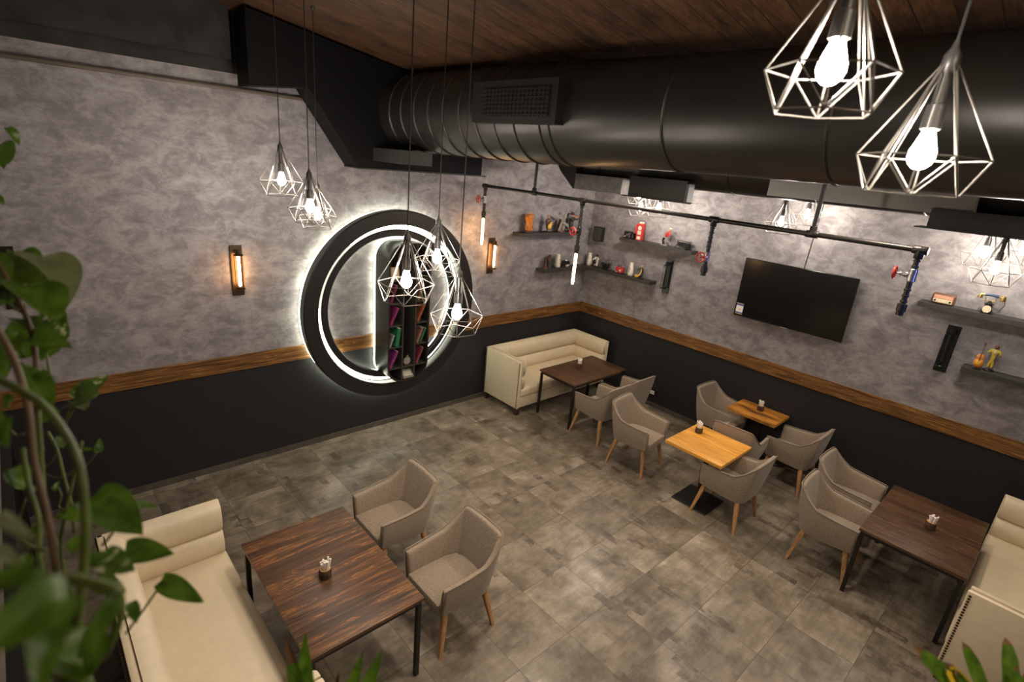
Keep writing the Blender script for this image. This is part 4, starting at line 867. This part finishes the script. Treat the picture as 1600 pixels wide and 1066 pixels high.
# corner shelf, left leg
LL = SZ_L
t = orn('old_telephone', 'dark candlestick telephone at the left end of the corner shelf', -1.14, -.10, LL)
b = MB(); b.lathe([(.05, 0), (.05, .01), (.02, .02), (.014, .03), (.014, .15), (.022, .16), (.018, .18)], (-.035, 0, 0), 14); b.lathe([(.012, -.03), (.03, -.075), (.028, -.08)], (-.035, 0, .17), 14, 'Y'); b.build('stand', M['brownp'], t, 50)
b = MB(); b.lathe([(.045, 0), (.05, .02), (.045, .09), (.055, .12), (.05, .18), (.025, .22), (0, .23)], (.055, .01, 0), 14); b.build('bell_case', M['coat'], t, 60)
vase(-.885, -.10, LL, 'white vase with a drawn face on the left arm of the corner shelf', 0)
t = orn('cottage_teapot', 'small black and white cottage ornament on the corner shelf', -.67, -.10, LL)
MB().box(-.05, .05, -.035, .035, 0, .055).build('walls', M['brownp'], t); MB().prism([(-.062, .055), (.062, .055), (.035, .105), (-.035, .105)], 'Y', -.045, .045).build('roof', M['black'], t)
b = MB(); b.box(-.04, -.018, -.038, -.035, .018, .042); b.box(.018, .04, -.038, -.035, .018, .042); b.box(-.010, .010, -.038, -.035, 0, .04); b.build('windows', M['white'], t); MB().lathe([(.028, .100), (.02, .115), (0, .12)], n=12, sy=.7).build('snow_cap', M['white'], t, 40)
# corner shelf, right leg (front towards -x : rz = -90deg)
Q = -PI / 2
vase(-.10, -.15, LL, 'white vase with a drawn face nearest the room corner', Q)
def musician(x, y, z, label, coat, inst, rz=Q, s=1.0, accent=None):
    t = orn('musician_figurine', label, x, y, z, rz); small_base(t, w=.055)
    skin_body('body', t, coat, ([(0, 0, .085), (0, 0, .135), (0, 0, .17), (0, 0, .185), (.036, -.01, .16), (.055, -.05, .13), (-.036, -.01, .16), (-.055, -.045, .12), (.02, -.01, .045), (.026, -.01, .015), (-.02, -.01, .045), (-.026, -.01, .015)],
      [(0, 1), (1, 2), (2, 3), (2, 4), (4, 5), (2, 6), (6, 7), (0, 8), (8, 9), (0, 10), (10, 11)], [.028, .030, .030, .012, .014, .011, .014, .011, .018, .014, .018, .014]))
    MB().ball((0, -.006, .205), .021, 10, (1, 1, 1.15)).build('head', accent or M['skin'], t, 60)
    return t
t = musician(-.10, -.315, LL, 'black and white musician figurine beside the corner vase', M['white'], None, accent=M['black'])
b = MB(); b.ball((0, -.06, .10), .038, 12, (1, .35, 1.1)); b.tube([(.01, -.065, .12), (.07, -.07, .18)], .006, 6); b.build('instrument', M['black'], t, 60)
t = orn('drum_kit_model', 'miniature silver drum kit on the corner shelf', -.10, -.53, LL, Q); t.scale = (1.25, 1.25, 1.25)
b = MB(); b.lathe([(.04, -.03), (.042, -.03), (.042, .03), (.04, .03)], (0, 0, .045), 18, 'Y'); b.lathe([(.024, .065), (.024, .10)], (-.05, -.02, 0), 14); b.lathe([(.024, .065), (.024, .10)], (.05, -.02, 0), 14); b.build('drums', M['black'], t, 40)
b = MB()
for x, y, z in ((-.075, .02, .15), (.075, .02, .14), (.02, .03, .165), (-.03, .02, .13)): b.lathe([(.0, z + .004), (.030, z)], (x, y, 0), 14); b.tube([(x, y, 0), (x, y, z)], .0025, 5)
for x in (-.05, .05): b.lathe([(.026, .099), (.026, .103)], (x, -.02, 0), 14); b.tube([(x, -.02, 0), (x, -.02, .07)], .003, 5)
b.build('cymbals', M['chrome'], t, 50)
t = orn('toy_toaster', 'small red toaster ornament with a white dial on the corner shelf', -.10, -.84, LL, Q)
MB().rbox(-.075, .075, -.045, .045, .005, .105, .022, 3).build('body', M['red'], t, 50)
MB().lathe([(.018, -.002), (.018, .0), ], (.035, -.047, .055), 14, 'Y').build('dial', M['white'], t, 40)
MB().tube([(-.06, 0, .10), (-.055, 0, .128), (.055, 0, .128), (.06, 0, .10)], .006, 6).build('handle', M['chrome'], t, 60); MB().box(-.06, -.01, -.0465, -.045, .02, .028).build('lettering', M['white'], t)
vase(-.10, -1.06, LL, 'white vase with a drawn face right of the red toaster', Q)
t = musician(-.10, -1.27, LL, 'saxophone player figurine at the right end of the corner shelf', M['coat'], None)
b = MB(); b.tube([(.01, -.03, .16), (.035, -.06, .12), (.02, -.07, .07), (-.02, -.075, .035), (-.05, -.075, .045)], [.005, .009, .013, .020, .026], 8); b.build('saxophone', M['yellow'], t, 60)
# right upper shelf
t = orn('box_camera', 'old black box camera left of the red telephone booth', -.11, -.93, LU, Q)
b = MB(); b.rbox(-.085, .045, -.04, .04, 0, .115, .006, 2); b.rbox(.05, .095, -.03, .05, 0, .095, .006, 2); b.build('body', M['black'], t, 40)
b = MB(); b.lathe([(.024, -.062), (.024, -.04)], (-.01, 0, .06), 14, 'Y'); b.lathe([(.009, -.044), (.009, -.04)], (.028, 0, .09), 10, 'Y'); b.build('lens', M['chrome'], t, 40); MB().box(-.075, -.05, -.042, -.04, .02, .04).build('name_plate', M['white'], t)
t = orn('red_payphone', 'red payphone ornament standing on the upper right shelf', -.10, -1.12, LU, Q)
MB().rbox(-.05, .06, -.04, .04, 0, .27, .006, 2).build('body', M['red'], t, 40); MB().rbox(-.078, -.054, -.045, .0, .10, .25, .010, 2).build('handset', M['red'], t, 50)
b = MB(); b.lathe([(.028, -.003), (.034, -.003), (.034, .0), (.028, .0)], (.012, -.042, .20), 18, 'Y'); b.box(-.022, .045, -.043, -.04, .095, .155); b.box(-.022, .045, -.043, -.04, .015, .065); b.rbox(-.015, .045, -.035, .03, .27, .30, .006, 1); b.build('white_panels', M['white'], t, 40)
MB().lathe([(.026, -.002), (.026, .0)], (.012, -.0405, .20), 16, 'Y').build('dial', M['grayp'], t, 40)
t = orn('red_jacket_figurine', 'leaning figurine in a red jacket on the upper right shelf', -.10, -1.60, LU, Q); small_base(t, M['grayp'], .055)
skin_body('jacket', t, M['red'], ([(0, 0, .13), (.03, -.005, .18), (.055, -.01, .215), (.065, -.012, .232), (.085, -.02, .185), (.075, -.05, .15), (.035, .02, .20), (.05, -.04, .16)], [(0, 1), (1, 2), (2, 3), (2, 4), (4, 5), (2, 6), (6, 7)], [.024, .030, .028, .011, .014, .010, .013, .010]))
skin_body('trousers', t, M['black'], ([(0, 0, .13), (-.025, -.01, .085), (0.0, -.01, .03), (.012, -.03, .018), (-.04, 0, .08), (-.025, 0, .03), (-.02, -.025, .018)], [(0, 1), (1, 2), (2, 3), (0, 4), (4, 5), (5, 6)], [.022, .017, .013, .012, .017, .013, .012]))
MB().ball((.072, -.015, .255), .021, 10, (1, 1, 1.1)).build('head', M['skin'], t, 60); MB().ball((.074, -.008, .268), .020, 10, (1.1, 1.1, .7)).build('hair', M['white'], t, 60)
t = orn('toy_typewriter', 'black miniature typewriter at the right end of the upper right shelf', -.11, -1.93, LU, Q)
MB().prism([(-.085, 0), (.07, 0), (.07, .075), (.02, .085), (-.02, .045), (-.085, .022)], 'X', -.10, .10).build('body', M['black'], t)
MB().lathe([(.020, -.115), (.020, .115)], (0, .03, .10), 12, 'X').build('roller', M['black'], t, 40)
b = MB(); [b.lathe([(.010, 0), (.010, .012)], (x, .03, .10), 10, 'X') for x in (-.127, .115)]; b.build('roller_knobs', M['chrome'], t, 40)
b = MB()
for i in range(3):
    for j in range(8): b.lathe([(.007, 0), (.007, .004)], (-.075 + j * .0215, -.07 + i * .022, .030 + i * .011), 8)
b.build('keys', M['chrome'], t)
# right shelves
t = orn('vintage_radio', 'rounded brown vintage radio with a salmon and cream dial', -.12, -5.235, SZ_R1, Q, 'radio'); t.scale = (.8, .8, .85)
MB().rbox(-.135, .135, -.05, .05, .004, .145, .032, 4).build('cabinet', M['brownp'], t, 50)
MB().box(-.108, .108, -.053, -.05, .078, .122).build('speaker_panel', M['salmon'], t); MB().box(-.108, .108, -.053, -.05, .026, .074).build('dial_panel', M['cream'], t)
b = MB(); [b.lathe([(.012, -.012), (.012, 0)], (x, -.053, .05), 12, 'Y') for x in (-.085, .085)]; b.build('knob', M['black'], t, 40)
t = orn('antique_telephone', 'antique brass and black telephone with a raised handset', -.12, -5.62, SZ_R1, Q, 'telephone'); t.scale = (.82, .82, .9)
MB().lathe([(.075, 0), (.07, .02), (.045, .06), (.04, .10), (.055, .115), (.02, .135), (.015, .15)], n=8).build('body', M['black'], t)
MB().lathe([(.044, -.006), (.044, 0)], (0, -.062, .058), 20, 'Y', mat=None).build('dial', M['cream'], t, 40)
b = MB(); b.tube([(-.05, 0, .15), (-.055, 0, .185)], .007, 6); b.tube([(.05, 0, .15), (.055, 0, .185)], .007, 6); b.tube([(-.055, 0, .15), (.055, 0, .15)], .006, 6); b.build('cradle', M['brass'], t, 60)
h = MB().tube([(-.07, 0, .215), (0, 0, .222), (.07, 0, .215)], .016, 10).build('handset', M['bluep'], t, 60)
b = MB(); b.tube([(-.07, 0, .215), (-.115, 0, .213)], [.012, .016], 8); b.lathe([(.020, -.03), (.032, -.06), (.030, -.064)], (-.115, 0, .235), 14); b.tube([(.07, 0, .215), (.115, 0, .213)], [.012, .016], 8); b.lathe([(.022, 0.0), (.034, -.055), (.032, -.062)], (.115, 0, .230), 14); b.build('mouthpiece', M['brass'], h, 50)
b = MB(); b.tube([(.135, 0, .19), (.15, -.01, .13), (.12, -.03, .05), (.07, -.03, .015)], .005, 6); b.build('phone_cord', M['coat'], t, 60)
t = orn('violin_ornament', 'miniature sunburst violin standing on the lower right shelf', -.14, -5.715, SZ_R2, Q); t.scale = (.72, .9, .95)
MB().lathe([(.05, 0), (.05, .012), (.02, .02)], n=14).build('stand', M['black'], t, 40)
b = MB(); b.ball((0, 0, .075), .060, 16, (1, .33, .95)); b.ball((0, 0, .14), .046, 16, (1, .33, .95)); b.build('violin_body', M['orange'], t, 60)
MB().ball((0, -.006, .078), .044, 16, (1, .35, .95)).build('belly', M['yellow'], t, 60)
MB().tube([(0, -.018, .10), (0, -.010, .20), (0, -.004, .295)], [.008, .007, .006], 6).build('neck', M['brownp'], t, 60); MB().rbox(-.014, .014, -.012, .006, .285, .325, .004, 1).build('scroll', M['brownp'], t, 60)
t = orn('yellow_suit_figurine', 'figurine in a yellow suit behind the miniature violin', -.07, -5.81, SZ_R2, Q); small_base(t, w=.05)
skin_body('suit', t, M['olive'], ([(0, 0, .15), (0, 0, .19), (0, 0, .23), (0, 0, .248), (.036, 0, .225), (.055, -.01, .185), (-.036, 0, .225), (-.055, -.01, .19), (-.012, 0, .09), (-.016, 0, .03), (.014, 0, .09), (.016, 0, .03)],
   [(0, 1), (1, 2), (2, 3), (2, 4), (4, 5), (2, 6), (6, 7), (0, 8), (8, 9), (0, 10), (10, 11)], [.022, .022, .028, .011, .015, .011, .015, .011, .016, .012, .016, .012]))
MB().ball((0, -.003, .268), .022, 10, (1, 1, 1.1)).build('head', M['brownp'], t, 60); MB().box(-.006, .006, -.032, -.028, .20, .235).build('shirt_front', M['white'], t)

# ------------------------------------------------------------------ plants
def leaf(b, base, tip, wr, seed, heart=True, fold=.18):
    rnd = random.Random(seed); base, tip = Vector(base), Vector(tip); ax = tip - base; L = ax.length; ax.normalize()
    toc = (Vector((-7.67, -6.22, 3.78)) - base).normalized()
    up = (Vector((0, 0, 1)) * .6 + Vector((rnd.uniform(-.4, .4), rnd.uniform(-.6, 0), 0)) + Vector((.1, -.5, .4)) * .6).normalized()
    side = ax.cross(up).normalized(); nrm = side.cross(ax).normalized(); W = L * wr * .5; rows = []
    n = 12
    for i in range(n + 1):
        f = i / n
        if heart: wv = (math.sin(PI * min(1, f * 1.0 + .0) ** .62)) ** .8 if 0 < f < 1 else 0
        else: wv = math.sin(PI * f) ** .7 if 0 < f < 1 else 0
        drop = -.16 * L * f * f
        mid = base + ax * (L * f) + nrm * (drop + .03 * L * math.sin(7 * f))
        back = ax * (-.12 * L if (heart and 0 < f < .35) else 0)
        row = []
        for s_ in (-1, -.8, -.5, -.2, 0, .2, .5, .8, 1):
            row.append(mid + side * (s_ * W * wv) + nrm * (abs(s_) ** 1.3 * W * wv * fold * 2 + .02 * L * math.sin(9 * f + 3 * s_ + seed)) + back * abs(s_) ** 2 * (1 - f / .35 if f < .35 else 0))
        rows.append(row)
    b.grid(rows)
t = thing('trailing_pothos', 'leafy green trailing vine plant filling the left edge of the picture', 'plant', (-7.75, -5.42, 2.3))
OFF = Vector((7.75, 5.42, -2.3))
for i, (pb, pt, wr_, k) in enumerate(POTHOS_LEAVES):
    b = MB(); leaf(b, Vector(pb) + OFF, Vector(pt) + OFF, wr_, i); b.build('leaf', [M['leaf'], M['leafv'], M['leafp']][k], t, 180)
def smooth_pts(p, n=5):
    p = [Vector(q) for q in p]; out = []
    for i in range(len(p) - 1):
        a, b_, c, d = p[max(0, i - 1)], p[i], p[i + 1], p[min(len(p) - 1, i + 2)]
        for k in range(n):
            u = k / n; out.append(.5 * ((2 * b_) + (c - a) * u + (2 * a - 5 * b_ + 4 * c - d) * u * u + (-a + 3 * b_ - 3 * c + d) * u ** 3))
    return out + [p[-1]]
for i, (pts, r) in enumerate(POTHOS_VINES):
    MB().tube([p + OFF for p in smooth_pts(pts)], r, 7).build('vine', M['vineb'] if i in (5, 6) else M['vine'], t, 180)
MB().rbox(-.24, .22, -.22, .14, 0, .26, .015, 2).build('planter_box', M['pot'], t, 40); MB().box(-.22, .20, -.20, .12, .25, .262).build('soil', M['soil'], t)
b = MB()
for i, (x, y) in enumerate([(.02, .10), (-.05, .09), (.08, .05)]): b.tube([Vector((x * .5, y * .5, .25)), Vector((x, y, .5)), Vector((x * .8 - .02, y + .02, .75))], .006, 6)
b.build('main_stem', M['vine'], t, 60)
def blades(name, label, root, data, tipm, gm, seed):
    t = thing(name, label, 'plant', (root[0], root[1], 2.3)); o = -Vector((root[0], root[1], 2.3))
    MB().lathe([(.06, 0), (.075, .02), (.085, .12), (.085, .13), (.078, .13), (.076, .12)], n=20).build('pot', M['pot'], t, 40); MB().lathe([(.077, .118), (.0, .122)], n=20).build('soil', M['soil'], t)
    for i, (pb, pt, hw) in enumerate(data):
        pb, pt = Vector(pb) + o, Vector(pt) + o; ax = pt - pb; side = ax.cross(Vector((-.6, -.65, .45))).normalized(); nr = side.cross(ax).normalized(); st = Vector((pb.x * .15, pb.y * .15, .12))
        sp = name == 'spiky_plant'; cut = (.80 if i in (0, 4) else .97) if sp else .94
        if not sp and i in (3, 6): gm_ = M['yleaf'] if i == 6 else gm
        else: gm_ = gm
        for nm, f0, f1, m in (('leaf', 0, cut, gm_), ('dry_tip', cut, 1.0, tipm)):
            b = MB(); rows = []
            for k in range(9):
                f = f0 + (f1 - f0) * k / 8; c = pb + ax * f + nr * (.02 * math.sin(PI * f)); wv = hw * (min(1, .45 + f * 1.2) if f < .6 else max(.02, (1 - ((f - .6) / .4) ** (1.6 if sp else 6))))
                rows.append([c - side * wv + nr * wv * .35, c - side * wv * .4, c - nr * .001, c + side * wv * .4, c + side * wv + nr * wv * .35])
            if f0 == 0: rows.insert(0, [st + (q - rows[0][2]) * .5 for q in rows[0]])
            b.grid(rows); b.build(nm, m, t, 180)
    return t
blades('spiky_plant', 'spiky green plant poking up at the bottom edge beside the sofa', (-7.33, -5.43), SPIKY_BLADES, M['drytip'], M['leaf'], 1)
blades('ribbon_leaf_plant', 'green plant with brown tipped leaves at the lower right edge', (-6.20, -6.385), RIBBON_BLADES, M['drytip'], M['leaf'], 2)
